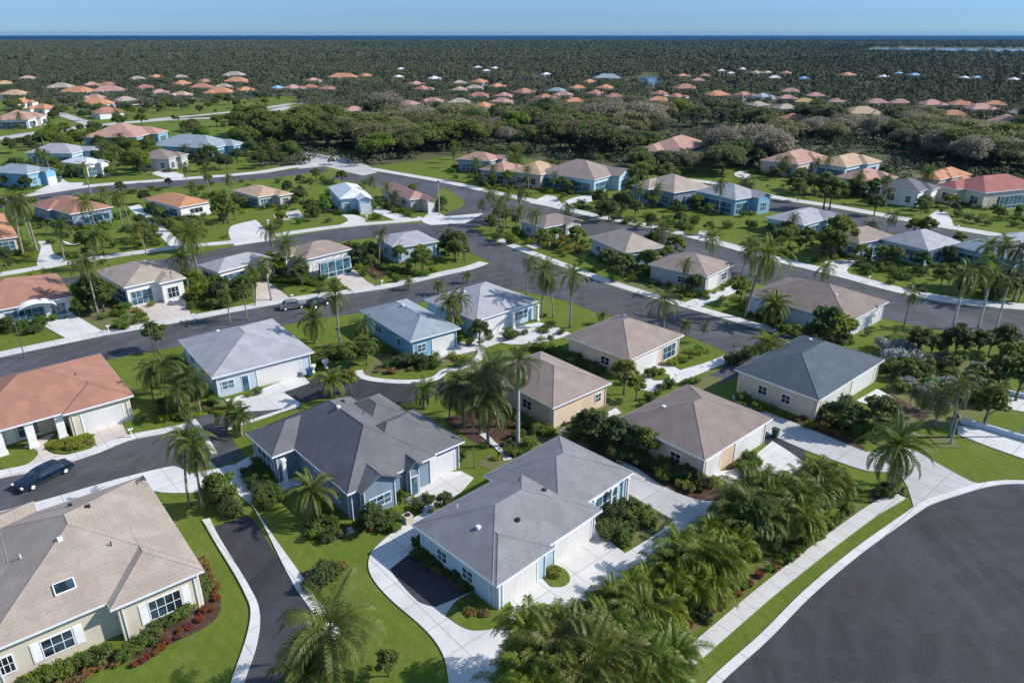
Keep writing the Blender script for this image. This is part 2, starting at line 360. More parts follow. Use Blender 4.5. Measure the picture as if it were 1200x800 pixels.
strip('sidewalk', [(430, 199), (520, 215), (592, 231), (620, 237), (690, 254), (762, 268), (845, 289), (900, 305), (982, 325), (1045, 342), (1117, 356), (1200, 364), (1300, 372)], 3.4, CONW, Zk)
strip('road', [(-60, 242), (0, 236), (50, 228), (112, 219), (190, 213), (300, 204), (350, 198), (380, 196)], -10, ASPH, Za)
strip('sidewalk', [(-60, 242), (0, 236), (50, 228), (112, 219), (190, 213), (300, 204), (350, 196), (412, 190)], 4, CONW, Zk)
slab('road', [(352, 177), (372, 181), (400, 184), (412, 187), (442, 201), (425, 206), (380, 195), (350, 198), (345, 190), (362, 188)], CONG, Zc)
strip('road', [(-60, 172), (0, 164), (100, 150), (200, 141), (295, 138), (350, 125)], 9, CONG, Zc)
strip('road', [(180, 141), (300, 129), (345, 122), (420, 120)], 6, CONG, Zc)
strip('road', [(55, 131), (75, 138), (103, 148)], 6, CONG, Zc)
strip('road', [(795, 213), (845, 219), (900, 233), (982, 246), (1078, 264), (1125, 272), (1200, 284), (1300, 296)], -13, ASPH, Za)
strip('sidewalk', [(800, 212), (845, 218), (900, 232), (982, 245), (1078, 263), (1125, 271), (1200, 283), (1300, 295)], 4, CONW, Zk)
# left foreground street and the narrow drive
slab('road', [(-60, 574), (0, 559), (40, 551), (85, 539), (117, 530), (150, 517), (190, 509), (222, 502), (262, 500), (288, 536), (262, 545), (240, 548), (205, 548), (190, 549), (137, 562), (60, 584), (0, 600), (-60, 616)], ASPH, Za)
slab('road', [(212, 487), (250, 486), (300, 480), (345, 472), (352, 478), (300, 492), (262, 503), (225, 505)], ASPH, Za)
strip('sidewalk', [(-60, 574), (0, 559), (40, 551), (85, 539), (117, 530), (150, 517), (190, 509), (222, 502)], 1.3, CONC, Zk)
slab('sidewalk', [(-60, 616), (0, 600), (60, 584), (137, 562), (190, 549), (206, 547), (222, 556), (262, 548), (272, 560), (240, 575), (200, 578), (150, 575), (60, 606), (0, 624), (-60, 640)], CONC, Zc)
slab('road', [(252, 617), (292, 603), (305, 620), (345, 687), (372, 725), (390, 760), (395, 830), (280, 830), (290, 790), (303, 750), (305, 725), (299, 700), (257, 630)], ASPD, Za)
strip('kerb', [(247, 612), (257, 630), (299, 700), (305, 725), (303, 750), (288, 795), (280, 840)], .9, CONC, Zk) if False else slab('kerb', [(237, 610), (250, 632), (292, 707), (291, 740), (271, 800), (262, 830), (278, 830), (286, 800), (300, 760), (305, 725), (299, 700), (257, 630), (246, 608)], CONC, Zk)
slab('sidewalk', [(262, 547), (300, 600), (345, 687), (372, 725), (390, 752), (400, 740), (370, 700), (355, 677), (309, 612), (288, 577), (275, 545)], CONC, Zk)
slab('path', [(268, 560), (275, 545), (300, 532), (305, 536), (292, 548), (320, 568), (345, 560), (356, 562), (350, 570), (310, 582), (292, 590), (280, 580)], CONC, Zc)
strip('kerb', [(222, 492), (232, 505), (248, 533)], .6, CONC, Zk)
strip('kerb', [(267, 504), (300, 493), (352, 476)], .5, CONC, Zk)
slab('driveway', [(98, 503), (141, 493), (152, 514), (130, 522), (118, 530), (112, 520)], PINKC, Zc)
slab('path', [(-60, 560), (0, 552), (30, 545), (44, 534), (40, 526), (28, 524), (55, 510), (66, 508), (52, 521), (60, 531), (80, 533), (100, 528), (112, 522), (118, 530), (85, 541), (40, 553), (0, 561), (-60, 576)], PINKC, Zc)
slab('driveway', [(258, 470), (302, 458), (352, 437), (363, 449), (332, 460), (353, 473), (335, 478), (300, 482), (268, 480)], CONC, Zc)
slab('road', [(330, 459), (362, 446), (392, 428), (406, 432), (414, 440), (430, 446), (490, 449), (520, 441), (520, 462), (440, 480), (400, 465), (352, 472)], ASPD, Za)
strip('kerb', [(425, 434), (428, 440), (445, 444), (480, 446), (505, 443), (518, 434), (545, 427), (560, 414), (553, 404)], -1.1, CONC, Zk)
slab('path', [(459, 418), (500, 413), (545, 400), (575, 394), (590, 400), (560, 410), (530, 417), (480, 424)], CONC, Zc)
slab('driveway', [(570, 388), (632, 378), (655, 385), (670, 392), (640, 400), (600, 404), (578, 398)], CONC, Zc)
# centre house drives
slab('driveway', [(570, 692), (648, 645), (693, 617), (732, 649), (760, 632), (785, 615), (810, 620), (800, 650), (740, 700), (690, 750), (650, 840), (530, 840), (526, 800), (519, 767), (500, 740), (455, 700), (435, 675), (432, 657), (440, 642), (470, 617), (498, 600), (520, 610), (600, 700)], CONC, Zc)
slab('driveway', [(725, 538), (745, 548), (765, 562), (790, 576), (820, 586), (845, 586), (862, 574), (885, 566), (930, 556), (945, 575), (900, 600), (860, 618), (800, 622), (775, 616), (750, 598), (733, 582)], CONG, Zc)
slab('driveway', [(826, 552), (858, 550), (905, 517), (940, 541), (938, 552), (900, 575), (862, 578), (852, 565)], CONC, Zc)
slab('driveway', [(893, 503), (940, 525), (944, 541), (905, 524), (885, 512)], ASPD, Za)
slab('driveway', [(1152, 567), (1125, 577), (1090, 590), (1072, 602), (1067, 582), (1060, 565), (1050, 553), (1017, 552), (982, 541), (940, 526), (893, 503), (866, 478), (858, 463), (907, 487), (922, 492), (1015, 530), (1062, 526), (1075, 530), (1137, 564)], CONG, Zc)
slab('road', [(845, 800), (900, 750), (950, 699), (1005, 652), (1050, 619), (1077, 600), (1090, 592), (1125, 580), (1162, 570), (1200, 568), (1270, 575), (1340, 610), (1390, 700), (1400, 850), (1300, 950), (780, 870)], ASPD, Za)
strip('kerb', [(760, 890), (845, 800), (900, 750), (950, 699), (1005, 652), (1050, 619), (1077, 600)], -0 + .68, CONC, Zk)
strip('kerb', [(1077, 600), (1090, 592), (1125, 580), (1162, 570), (1200, 568), (1270, 575), (1340, 610)], -0 + .68, CONC, Zk)
strip('sidewalk', [(720, 830), (760, 796), (790, 772), (900, 680), (1007, 600), (1046, 577)], -1.3, CONW, Zk)
slab('driveway', [(1122, 499), (1150, 503), (1200, 518), (1260, 535), (1300, 570), (1260, 560), (1200, 538), (1160, 524), (1122, 509)], CONC, Zc)
slab('driveway', [(1165, 478), (1180, 464), (1200, 468), (1260, 478), (1260, 500), (1200, 483)], CONC, Zc)
slab('driveway', [(1003, 470), (1028, 456), (1046, 466), (1030, 478)], CONC, Zc)
# drives further back
for px, m in [([(150, 243), (163, 240), (218, 289), (203, 292)], CONC), ([(44, 312), (48, 290), (44, 283), (56, 283), (64, 298), (76, 304), (60, 314)], CONC),
    ([(270, 266), (300, 258), (325, 281), (275, 288)], CONC), ([(383, 245), (395, 247), (428, 257), (420, 265), (388, 267), (408, 258)], CONC),
    ([(320, 252), (350, 246), (357, 255), (325, 259)], PINKC), ([(428, 245), (441, 243), (488, 258), (470, 261)], CONC), ([(494, 259), (508, 246), (522, 254), (567, 250), (545, 262), (505, 264)], CONC),
    ([(393, 322), (408, 308), (430, 330), (446, 338), (415, 344)], PINKC), ([(300, 330), (312, 330), (341, 351), (300, 361)], PINKC), ([(155, 352), (214, 345), (226, 374), (178, 384)], PINKC),
    ([(40, 376), (82, 366), (126, 392), (85, 401)], CONC), ([(820, 271), (838, 272), (848, 288), (820, 280)], CONC), ([(1078, 260), (1098, 247), (1110, 250), (1118, 268)], CONC),
    ([(965, 306), (1014, 304), (992, 317), (1014, 330), (972, 321)], CONC), ([(798, 356), (835, 343), (860, 334), (866, 340), (818, 360)], CONC),
    ([(745, 437), (763, 431), (778, 423), (797, 434), (830, 424), (855, 414), (860, 420), (815, 440), (790, 450), (770, 460), (745, 456), (758, 447)], CONC),
    ([(655, 505), (668, 497), (700, 488), (722, 478), (728, 484), (700, 495), (672, 508)], CONC), ([(40, 225), (62, 214), (72, 205), (80, 214), (98, 214), (95, 221)], CONC),
    ([(168, 200), (178, 196), (215, 205), (205, 212)], CONC), ([(655, 240), (672, 232), (700, 227), (704, 231), (672, 243)], CONC), ([(860, 205), (868, 200), (880, 206), (875, 212)], CONC),
    ([(616, 288), (640, 282), (650, 286), (625, 292)], CONC), ([(620, 238), (640, 229), (652, 231), (660, 246)], CONC), ([(462, 292), (512, 290), (520, 300), (480, 308), (462, 305)], CONC),
    ([(560, 508), (585, 530), (590, 540), (600, 538), (590, 528), (570, 508)], CONC), ([(497, 600), (530, 585), (555, 560), (540, 552), (480, 562), (460, 575), (480, 590)], CONC),
    ([(365, 560), (362, 610), (380, 634), (420, 622), (417, 616), (384, 625), (370, 608)], CONC)]:
    slab('driveway', px, m, Zc)
# planting beds and patches
for px, m in [([(52, 521), (66, 512), (86, 502), (106, 509), (112, 520), (104, 528), (80, 532), (60, 530)], GRASS), ([(0, 537), (20, 530), (35, 530), (41, 538), (30, 545), (0, 551), (-30, 552)], GRASS),
    ([(457, 668), (500, 634), (560, 690), (534, 702), (510, 712), (490, 705)], ASPD), ([(522, 722), (536, 704), (560, 692), (592, 700), (600, 714), (592, 730), (575, 738), (548, 738)], GRASS),  # first patch: dark sheet painting the central house's cast shade; second is lawn
    ([(634, 676), (648, 662), (662, 668), (668, 680), (660, 688), (645, 688)], GRASS), ([(762, 434), (785, 440), (784, 446), (766, 446)], GRASS),
    ([(672, 534), (700, 520), (760, 540), (800, 562), (838, 566), (847, 578), (835, 586), (800, 582), (770, 565), (735, 545), (700, 545)], MULCH),
    ([(1018, 590), (1025, 572), (1045, 565), (1058, 570), (1060, 578), (1045, 584)], MULCH), ([(845, 540), (870, 530), (895, 548), (880, 560), (858, 556)], MULCH),
    ([(690, 590), (735, 578), (790, 610), (740, 640), (700, 625)], DRYG), ([(362, 605), (384, 612), (408, 626), (398, 632), (372, 620)], MULCH), ([(765, 768), (800, 728), (860, 688), (905, 650), (950, 622), (1000, 588), (1012, 592), (960, 632), (905, 668), (860, 704), (805, 748), (778, 775)], DRYG), 
    ([(520, 492), (545, 480), (600, 498), (608, 520), (570, 526), (540, 508)], MULCH), ([(560, 545), (575, 530), (610, 545), (600, 560)], DRYG), ([(330, 695), (352, 690), (400, 668), (395, 660), (360, 668)], MULCH),
    ([(230, 655), (240, 650), (258, 700), (255, 722), (230, 740), (140, 778), (60, 800), (0, 830), (0, 810), (120, 770), (232, 705)], MULCH),
     ([(900, 492), (945, 487), (1015, 525), (1000, 532), (960, 520), (925, 500)], MULCH),
    ([(1045, 462), (1090, 488), (1080, 494), (1038, 470)], MULCH), ([(1085, 510), (1118, 512), (1125, 525), (1100, 524)], DRYG), ([(235, 570), (258, 560), (288, 600), (262, 610)], DRYG),
    ([(95, 370), (130, 352), (170, 365), (185, 372), (160, 385), (110, 388)], DRYG), ([(415, 305), (445, 300), (460, 318), (440, 328)], MULCH), ([(700, 330), (790, 325), (800, 350), (760, 350)], DRYG),
    ([(425, 440), (440, 415), (540, 410), (560, 412), (540, 424), (460, 436)], DRYG), ([(595, 478), (720, 470), (735, 500), (680, 530), (620, 520)], DRYG), ([(1020, 410), (1170, 425), (1170, 470), (1120, 500), (1060, 500), (1035, 440)], DRYG),
    ([(510, 232), (520, 220), (540, 232), (543, 240), (525, 248)], GRASS), ([(800, 452), (830, 440), (850, 444), (830, 456), (810, 462)], DRYG)]:
    slab('flower_bed' if m in (MULCH, DRYG) else ('lawn' if m is GRASS else 'road'), px, m, .125 if m in (GRASS, ASPD) else .02)  # the only road sheet made here is the painted house-shade patch

# ------------------------------------------------------------------ houses
HG = []; HOUSES = []      # (x, y, short description) used to describe what grows beside them
FOOT = []        # occupied circles
def roof_faces(b, r, e, s, typ, cap=.0):
    x0, y0, x1, y1 = r; w, d = x1 - x0, y1 - y0; h = min(w, d) / 2; cx, cy = (x0 + x1) / 2, (y0 + y1) / 2
    if typ == 'hip':
        z = e + h * s
        if w >= d: ra, rb = (x0 + h, cy, z), (x1 - h, cy, z)
        else: ra, rb = (cx, y0 + h, z), (cx, y1 - h, z)
        c = [(x0, y0, e), (x1, y0, e), (x1, y1, e), (x0, y1, e)]
        V = c + [ra, rb]
        F = [(0, 1, 5, 4), (1, 2, 5), (2, 3, 4, 5), (3, 0, 4)] if w >= d else [(0, 1, 4), (1, 2, 5, 4), (2, 3, 5), (3, 0, 4, 5)]
        b.add(V, F)
        if cap:
            ends = ([(0, 4), (3, 4), (1, 5), (2, 5), (4, 5)] if w >= d else [(0, 4), (1, 4), (2, 5), (3, 5), (4, 5)])
            for i, j in ends:
                if (Vector(V[i]) - Vector(V[j])).length > .1: b.tube([V[i], V[j]], [cap, cap], 5)
    elif typ in ('gx', 'gy'):
        if typ == 'gx': z = e + d / 2 * s; V = [(x0, y0, e), (x1, y0, e), (x1, cy, z), (x0, cy, z), (x0, y1, e), (x1, y1, e)]; F = [(0, 1, 2, 3), (3, 2, 5, 4)]
        else: z = e + w / 2 * s; V = [(x0, y0, e), (x0, y1, e), (cx, y1, z), (cx, y0, z), (x1, y0, e), (x1, y1, e)]; F = [(0, 3, 2, 1), (3, 4, 5, 2)]
        b.add(V, F)
        V2 = [(v[0], v[1], v[2] - .16) for v in V]; b.add(V2, [f[::-1] for f in F])
        for i, j in ((0, 3), (3, 4)) if typ == 'gx' else ((0, 3), (3, 4)):
            b.add([V[i], V[j], V2[j], V2[i]], [(0, 1, 2, 3)])
        for i, j in ((1, 2), (2, 5)): b.add([V[i], V[j], V2[j], V2[i]], [(0, 1, 2, 3)])
        if cap: b.tube([V[2], V[3]], [cap, cap], 5)
    elif typ == 'flat':
        b.box(x0, y0, e - .1, x1, y1, e + .15)
class Frame:
    """maps along-wall t (m), out (m), z into local xyz for a wall side of rect r"""
    def __init__(s, r, side): s.r = r; s.side = side; s.len = (r[2] - r[0]) if side in 'SN' else (r[3] - r[1])
    def box(s, mb, a, b, z0, z1, o0, o1):
        x0, y0, x1, y1 = s.r
        if s.side == 'S': mb.box(x0 + a, y0 - o1, z0, x0 + b, y0 - o0, z1)
        elif s.side == 'N': mb.box(x0 + a, y1 + o0, z0, x0 + b, y1 + o1, z1)
        elif s.side == 'W': mb.box(x0 - o1, y0 + a, z0, x0 - o0, y0 + b, z1)
        else: mb.box(x1 + o0, y0 + a, z0, x1 + o1, y0 + b, z1)
ZX = 3.0
def feat(root, rects, f, blue):
    k, wi, side, a, b = f[:5]; r = rects[wi]; F = Frame(r, side); L = F.len; a *= L; b *= L
    if k in ('win', 'band'):
        z0, z1, nx, ny = f[5:9]; z1 += max(0, ZX - 3.3) * .8; shut = len(f) > 9 and f[9]
        m = MB(); t = .07
        F.box(m, a, b, z0 - .02, z0 + t, 0, .075); F.box(m, a, b, z1 - t, z1 + .02, 0, .07)
        for i in range(nx + 1):
            x = a + (b - a) * i / nx; ww = .05 if 0 < i < nx else .08
            xa = min(max(x - ww / 2, a), b - ww); F.box(m, xa, xa + ww, z0 + t, z1 - t, 0, .06)
        for j in range(1, ny):
            z = z0 + (z1 - z0) * j / ny; F.box(m, a + .04, b - .04, z - .02, z + .02, .0, .055)
        w = m.build('window', TRIM, root)
        g = MB(); F.box(g, a + .03, b - .03, z0 + .03, z1 - .03, -.02, .025); g.build('pane', GLASSB if (blue or k == 'band') else GLASS, w)
        if shut:
            for q in ((a - .62, a - .04), (b + .04, b + .62)):
                s = MB(); F.box(s, q[0], q[1], z0 - .05, z1 + .05, 0, .06)
                for j in range(12): F.box(s, q[0] + .06, q[1] - .06, z0 + (z1 - z0) * (j + .2) / 12, z0 + (z1 - z0) * (j + .7) / 12, .06, .075)
                s.build('shutter', WHITE, root)
    elif k == 'gar':
        h = f[5] if len(f) > 5 else 2.25
        m = MB(); F.box(m, a, b, 0, h, 0, .03); n = max(2, int((b - a) / .62))
        for j in range(4):
            for i in range(n):
                xa = a + .08 + (b - a - .16) * i / n; xb = a + .08 + (b - a - .16) * (i + 1) / n - .07
                F.box(m, xa, xb, h * j / 4 + .07, h * (j + 1) / 4 - .04, .03, .037)
        m.build('garage_door', DOORW, root)
        m = MB(); F.box(m, a - .16, a - .005, 0, h + .14, 0, .07); F.box(m, b + .005, b + .16, 0, h + .14, 0, .07); F.box(m, a - .005, b + .005, h + .005, h + .14, 0, .068)
        m.build('door_frame', TRIM, root)
    elif k == 'door':
        m = MB(); F.box(m, a - .1, b + .1, 0, 2.2, 0, .05); d = m.build('door_frame', TRIM, root)
        m = MB(); F.box(m, a, b, .03, 2.1, .05, .08); m.build('door', WHITE if not blue else GLASSB, root)
    elif k == 'shade':       # arched white awning
        z = f[5]; dp = f[6]; m = MB(); n = 12; mid = (a + b) / 2; R = (b - a) / 2
        vs = []
        for i in range(n + 1):
            th = PI * i / n; 
            for o in (.02, dp):
                t = mid - R * math.cos(th); zz = z + math.sin(th) * R * .42 - (0.25 if o > .1 else 0)
                x0, y0 = r[0], r[1]
                vs.append((x0 + t, y0 - o, zz) if side == 'S' else (x0 - o, y0 + t, zz))
        m.add(vs, [(2 * i, 2 * i + 1, 2 * i + 3, 2 * i + 2) for i in range(n)]); m.build('awning', WHITE, root)
    elif k == 'col':
        n, dp, wd, zt = f[5:9]
        for i in range(n):
            x = a + (b - a) * (i / (n - 1) if n > 1 else .5); m = MB()
            F.box(m, x - wd / 2, x + wd / 2, 0, zt, dp - wd, dp); F.box(m, x - wd / 2 - .08, x + wd / 2 + .08, 0, .35, dp - wd - .08, dp + .08); F.box(m, x - wd / 2 - .06, x + wd / 2 + .06, zt - .25, zt - .01, dp - wd - .06, dp + .06)
            m.build('column', WHITE, root)
    elif k == 'cage':        # screened pool cage standing out from the wall: posts, rails and bluish mesh panels
        dp, zt = f[5:7]; zt += max(0, ZX - 3.3) * .85; m = MB(); n = max(2, round((b - a) / 1.7)); nd = max(1, round(dp / 1.7)); q = .035
        for i in range(n + 1):
            x = a + (b - a) * i / n
            F.box(m, x - q, x + q, 0, zt, dp - q, dp + q); F.box(m, x - q, x + q, zt - .07, zt, 0, dp - q)
        for z in (.03, .95, zt - .07): F.box(m, a, b, z - .03, z + .04, dp - q + .004, dp + q - .004)
        for j in range(nd):
            o = dp * j / nd
            for x in (a, b): F.box(m, x - q, x + q, 0, zt - .08, o, o + .06)
        for x in (a, b): F.box(m, x - q + .004, x + q - .004, .93, 1.0, 0, dp)
        c = m.build('screen_enclosure', TRIM, root)
        g = MB(); F.box(g, a + .05, b - .05, .05, zt - .05, dp * .72, dp - .01); g.build('screen_panel', GLASSB, c)
def preset(p):
    if p == 'gar': return [('gar', 0, 'S', .48, .9), ('win', 0, 'S', .1, .32, .8, 2.1, 3, 2), ('win', 0, 'W', .15, .3, .9, 2.1, 2, 2), ('win', 0, 'W', .58, .76, .9, 2.1, 2, 2), ('win', 0, 'E', .3, .5, .9, 2.1, 2, 2), ('band', 0, 'N', .2, .8, .2, 2.2, 5, 2)]
    if p == 'sun': return [('band', 0, 'S', .05, .62, .25, 2.3, 5, 2), ('win', 0, 'S', .7, .92, .8, 2.1, 2, 2), ('band', 0, 'W', .06, .9, .25, 2.3, 6, 2), ('win', 0, 'E', .3, .5, .9, 2.1, 2, 2), ('win', 0, 'N', .3, .6, .9, 2.1, 3, 2)]
    if p == 'cage': return [('cage', 0, 'W', .1, .8, 2.4, 2.7), ('band', 0, 'S', .08, .45, .25, 2.3, 4, 2), ('gar', 0, 'S', .55, .93), ('win', 0, 'E', .3, .5, .9, 2.1, 2, 2), ('win', 0, 'N', .3, .6, .9, 2.1, 3, 2)]
    if p == 'scage': return [('cage', 0, 'S', .12, .8, 2.6, 2.7), ('win', 0, 'W', .2, .4, .8, 2.1, 2, 2), ('win', 0, 'W', .6, .8, .8, 2.1, 2, 2), ('win', 0, 'E', .3, .5, .9, 2.1, 2, 2), ('win', 0, 'N', .3, .6, .9, 2.1, 3, 2)]
    return []
def house(label, short, P0, P1, P2, roof, wall, feats='gar', wings=(), ez=3.1, slope=.4, typ='hip', oh=.45, cat='house', wl=None, near=False, vents=0, porch=0, sky=None, D0=None, W0=None, group=None, name='house'):
    a, b, c = G(*P0, ez), G(*P1, ez), G(*P2, ez)
    u = (c - b); W = u.length; u.normalize(); v = Vector((-u.y, u.x)); D = D0 or (a - b).dot(v)
    if W0: W = W0
    ang = math.atan2(u.y, u.x); O = b + u * (W / 2) + v * (D / 2)
    loc = lambda p: ((G(*p, ez) - O).dot(u), (G(*p, ez) - O).dot(v))
    rts = [((-W / 2, -D / 2, W / 2, D / 2), typ, slope)]
    for wg in wings:
        if wg[0] == 'p':
            q = [loc(p) for p in wg[1]]; r = (min(t[0] for t in q), min(t[1] for t in q), max(t[0] for t in q), max(t[1] for t in q))
        elif wg[0] == 'm': r = (wg[1][0] - W / 2, wg[1][1] - D / 2, wg[1][2] - W / 2, wg[1][3] - D / 2)
        else: r = tuple(f * (W if i % 2 == 0 else D) for i, f in enumerate(wg[1]))
        rts.append((r, wg[2] if len(wg) > 2 else 'hip', wg[3] if len(wg) > 3 else slope))
    if isinstance(feats, str) and not near:
        rw = random.Random(int(O.x * 7 + O.y * 3)); dd = rw.uniform(.1, .2); ty = rw.choice(['hip', 'gy', 'hip'])
        if feats == 'gar': q = (-.02, -.5 - dd, .46, .1); fl = preset('gar'); fl[0] = ('gar', 1, 'S', .14, .86)
        elif feats in ('sun', 'cage'): q = (.02, -.5 - dd, .49, .15); fl = preset('sun'); fl[0] = ('band', 0, 'S', .05, .46, .25, 2.3, 4, 2); fl[1] = ('win', 1, 'S', .2, .75, .7, 2.2, 3, 2)
        else: q = (-.5 - dd, -.05, .1, .46); fl = preset('scage'); fl[1] = ('win', 1, 'W', .25, .6, .8, 2.1, 2, 2); fl[2] = ('win', 0, 'W', .1, .3, .8, 2.1, 2, 2)
        r = tuple(f * (W if i % 2 == 0 else D) for i, f in enumerate(q)); rts.append((r, ty if feats != 'scage' else 'hip', slope * 1.05)); feats = fl; wasgar = True
    root = empty(name, (O.x, O.y, 0), ang); tag(root, label, cat, group)
    rb, fb, wb, wr = MB(), MB(), MB(), []
    for i, (r, ty, s) in enumerate(rts):
        e = ez - .014 * i; x0, y0, x1, y1 = r; roof_faces(rb, r, e, s + .004 * i, ty, .035 if near else 0)
        if ty in ('hip', 'flat'):
            g, h = .13, .2
            fb.box(x0 - .02, y0 - .02, e - h, x1 + .02, y0 + g - .02, e - .004); fb.box(x0 - .02, y1 - g + .02, e - h, x1 + .02, y1 + .02, e - .004)
            fb.box(x0 - .02, y0 + g - .02, e - h, x0 + g - .02, y1 - g + .02, e - .0045); fb.box(x1 - g + .02, y0 + g - .02, e - h, x1 + .02, y1 - g + .02, e - .0045)
            fb.box(x0 + g - .02, y0 + g - .02, e - .1 - .006 * i, x1 - g + .02, y1 - g + .02, e - .08 - .006 * i)
        q = oh + .006 * i
        w = (x0 + q + (porch if i == 0 else 0), y0 + q, x1 - q, y1 - q); wr.append(w)
        wb.box(w[0], w[1], -.05, w[2], w[3], e - .1 - .01 * i)
        if ty in ('gx', 'gy'):
            z0 = e - .11 - .01 * i
            if ty == 'gx': cy = (y0 + y1) / 2; hh = z0 + (y1 - y0 - 2 * q) / 2 * s - .05; V = [(w[0], w[1], z0), (w[0], w[3], z0), (w[0], cy, hh), (w[2], w[1], z0), (w[2], w[3], z0), (w[2], cy, hh)]
            else: cx = (x0 + x1) / 2; hh = z0 + (x1 - x0 - 2 * q) / 2 * s - .05; V = [(w[0], w[1], z0), (w[2], w[1], z0), (cx, w[1], hh), (w[0], w[3], z0), (w[2], w[3], z0), (cx, w[3], hh)]
            wb.add(V, [(0, 2, 1), (3, 4, 5), (0, 1, 4, 3), (1, 2, 5, 4), (2, 0, 3, 5)])
            if near:
                pass
    ro = rb.build('roof', ROOFS[roof], root); wo = wb.build('wall', WALLS[wall], root)
    if fb.v: fb.build('fascia', TRIM, root)
    global ZX; ZX = ez if not near else 3.0
    fl = preset(feats) if isinstance(feats, str) else feats
    if near:
        for wi in range(len(wr)):
            r = wr[wi]
            for x, y in ((r[0] + .12, r[1] - .06), (r[2] - .12, r[1] - .06), (r[0] - .06, r[1] + .3), (r[0] - .06, r[3] - .3)):
                if any(q[0] < x < q[2] and q[1] < y < q[3] for q in wr): continue
                m = MB(); m.box(x - .04, y - .04, 0, x + .04, y + .04, ez - .3); m.build('downpipe', TRIM, root)
    blue = wall in ('blue', 'sky', 'pale', 'slate')
    for f in fl: feat(root, wr, f, blue)
    zr = lambda x, y: ez + slope * min(x + W / 2, W / 2 - x, y + D / 2, D / 2 - y)
    rg = random.Random(hash(label) % 1 + len(label) * 7)
    for k in range(vents):
        x, y = rg.uniform(-.3, .3) * W, rg.uniform(-.3, .35) * D; z = zr(x, y); m = MB()
        if k % 2: m.tube([(x, y, z - .1), (x, y, z + .38)], [.05, .05], 8)
        else: m.box(x - .17, y - .17, z - .1, x + .17, y + .17, z + .2)
        m.build('roof_vent', DARK if k % 3 else TRIM, root if False else ro)
    if sky:
        for px, py in sky:
            g = G(px, py, ez + 1.2) - O; x, y = g.dot(u), g.dot(v)
            al = math.atan(slope); dn = min((x + W / 2, 'W'), (W / 2 - x, 'E'), (y + D / 2, 'S'), (D / 2 - y, 'N'))[1]
            m, p = MB(), MB(); m.box(-.5, -.7, -.1, .5, .7, .14); p.box(-.42, -.62, .14, .42, .62, .16)
            o = m.build('skylight', TRIM, ro); q = p.build('pane', GLASS, o) if False else None
            o.location = (x, y, zr(x, y) + .02)
            o.rotation_euler = {'W': (0, -al, 0), 'E': (0, al, 0), 'S': (al, 0, 0), 'N': (-al, 0, 0)}[dn]
            o.data.materials.append(GLASS); 
            me = o.data; bm_v = [(-.42, -.62, .145), (.42, -.62, .145), (.42, .62, .145), (-.42, .62, .145)]
            o2 = MB(); o2.add(m.v, m.f); n0 = len(o2.v); o2.add(bm_v, [(0, 1, 2, 3)]); nm = o2.mesh('skylight', TRIM); nm.materials.append(GLASS); nm.polygons[-1].material_index = 1; o.data = nm
    HOUSES.append((O.x, O.y, short, ang)); HG.append((O, u, v, W, D, near, any(f[0] == 'gar' for f in fl)))
    for (r, _, _) in rts:
        n = 3
        for i in range(n):
            for j in range(n):
                x = r[0] + (r[2] - r[0]) * (i + .5) / n; y = r[1] + (r[3] - r[1]) * (j + .5) / n; g = O + u * x + v * y
                FOOT.append((g.x, g.y, max(r[2] - r[0], r[3] - r[1]) / n * .62 + .3))
    return root, wr, u, v, O

# N1 tan, lower left (P1 right near corner; x runs back, y runs left)
house('tan shingled villa with rooflight and white shutters filling the lower left corner', 'the tan shuttered villa', (-25, 768), (234, 660), (168, 557), 'tan', 'cream',
      [('win', 1, 'W', .24, .66, .75, 2.55, 4, 2, True), ('win', 0, 'W', .64, .79, .8, 2.4, 3, 2, True), ('win', 0, 'W', 1.0 - .09, .985, .9, 2.4, 3, 2, False), ('win', 0, 'S', .4, .55, .9, 2.2, 2, 2), ('win', 0, 'E', .4, .6, .9, 2.2, 3, 2)],
      wings=[('b', (-.56, -.5, .1, -.04), 'hip'), ('b', (-.2, .1, .62, .5), 'hip')], ez=3.6, slope=.42, near=True, vents=5, sky=[(75, 685)])
house('terracotta roofed house with arched white porch and wide white garage', 'the terracotta arcade house', (-60, 508), (155, 461), (117, 414), 'terra', 'cream',
      [('gar', 1, 'W', .14, .8, 2.3), ('col', 0, 'W', .44, .97, 4, 2.7, .8, 3.05), ('band', 0, 'W', .55, .68, .3, 2.4, 3, 2), ('band', 0, 'W', .8, .92, .3, 2.4, 3, 2), ('win', 0, 'S', .3, .45, .9, 2.1, 2, 2), ('door', 0, 'W', .7, .75)],
      wings=[('b', (-.53, -.5, .1, -.08), 'hip')], ez=3.3, slope=.36, near=True, vents=3, oh=.5, porch=2.5)
house('pale grey hipped house with blue-white garage beside a dense palm clump', 'the pale grey garage house', (212, 397), (248, 443), (368, 412), 'pale', 'pale',
      [('gar', 0, 'S', .42, .88, 2.3), ('door', 0, 'S', .26, .32), ('win', 0, 'S', .05, .18, .9, 2.1, 2, 2), ('win', 0, 'W', .3, .45, .9, 2.1, 2, 2), ('win', 0, 'W', .65, .8, .9, 2.1, 2, 2), ('win', 0, 'E', .4, .6, .9, 2.1, 2, 2)], near=True, slope=.34, vents=1)
house('small blue walled house with hipped grey-blue roof, left of its twin', 'the smaller blue house', (408, 366), (481, 400), (540, 384), 'bluegrey', 'blue',
      [('gar', 0, 'S', .45, .9, 2.2), ('win', 0, 'S', .1, .3, .9, 2.1, 2, 2), ('win', 0, 'W', .2, .3, .9, 2.1, 1, 2), ('win', 0, 'W', .6, .75, .9, 2.1, 2, 2), ('win', 0, 'E', .4, .6, .9, 2.1, 2, 2)], near=True, slope=.4, vents=1)
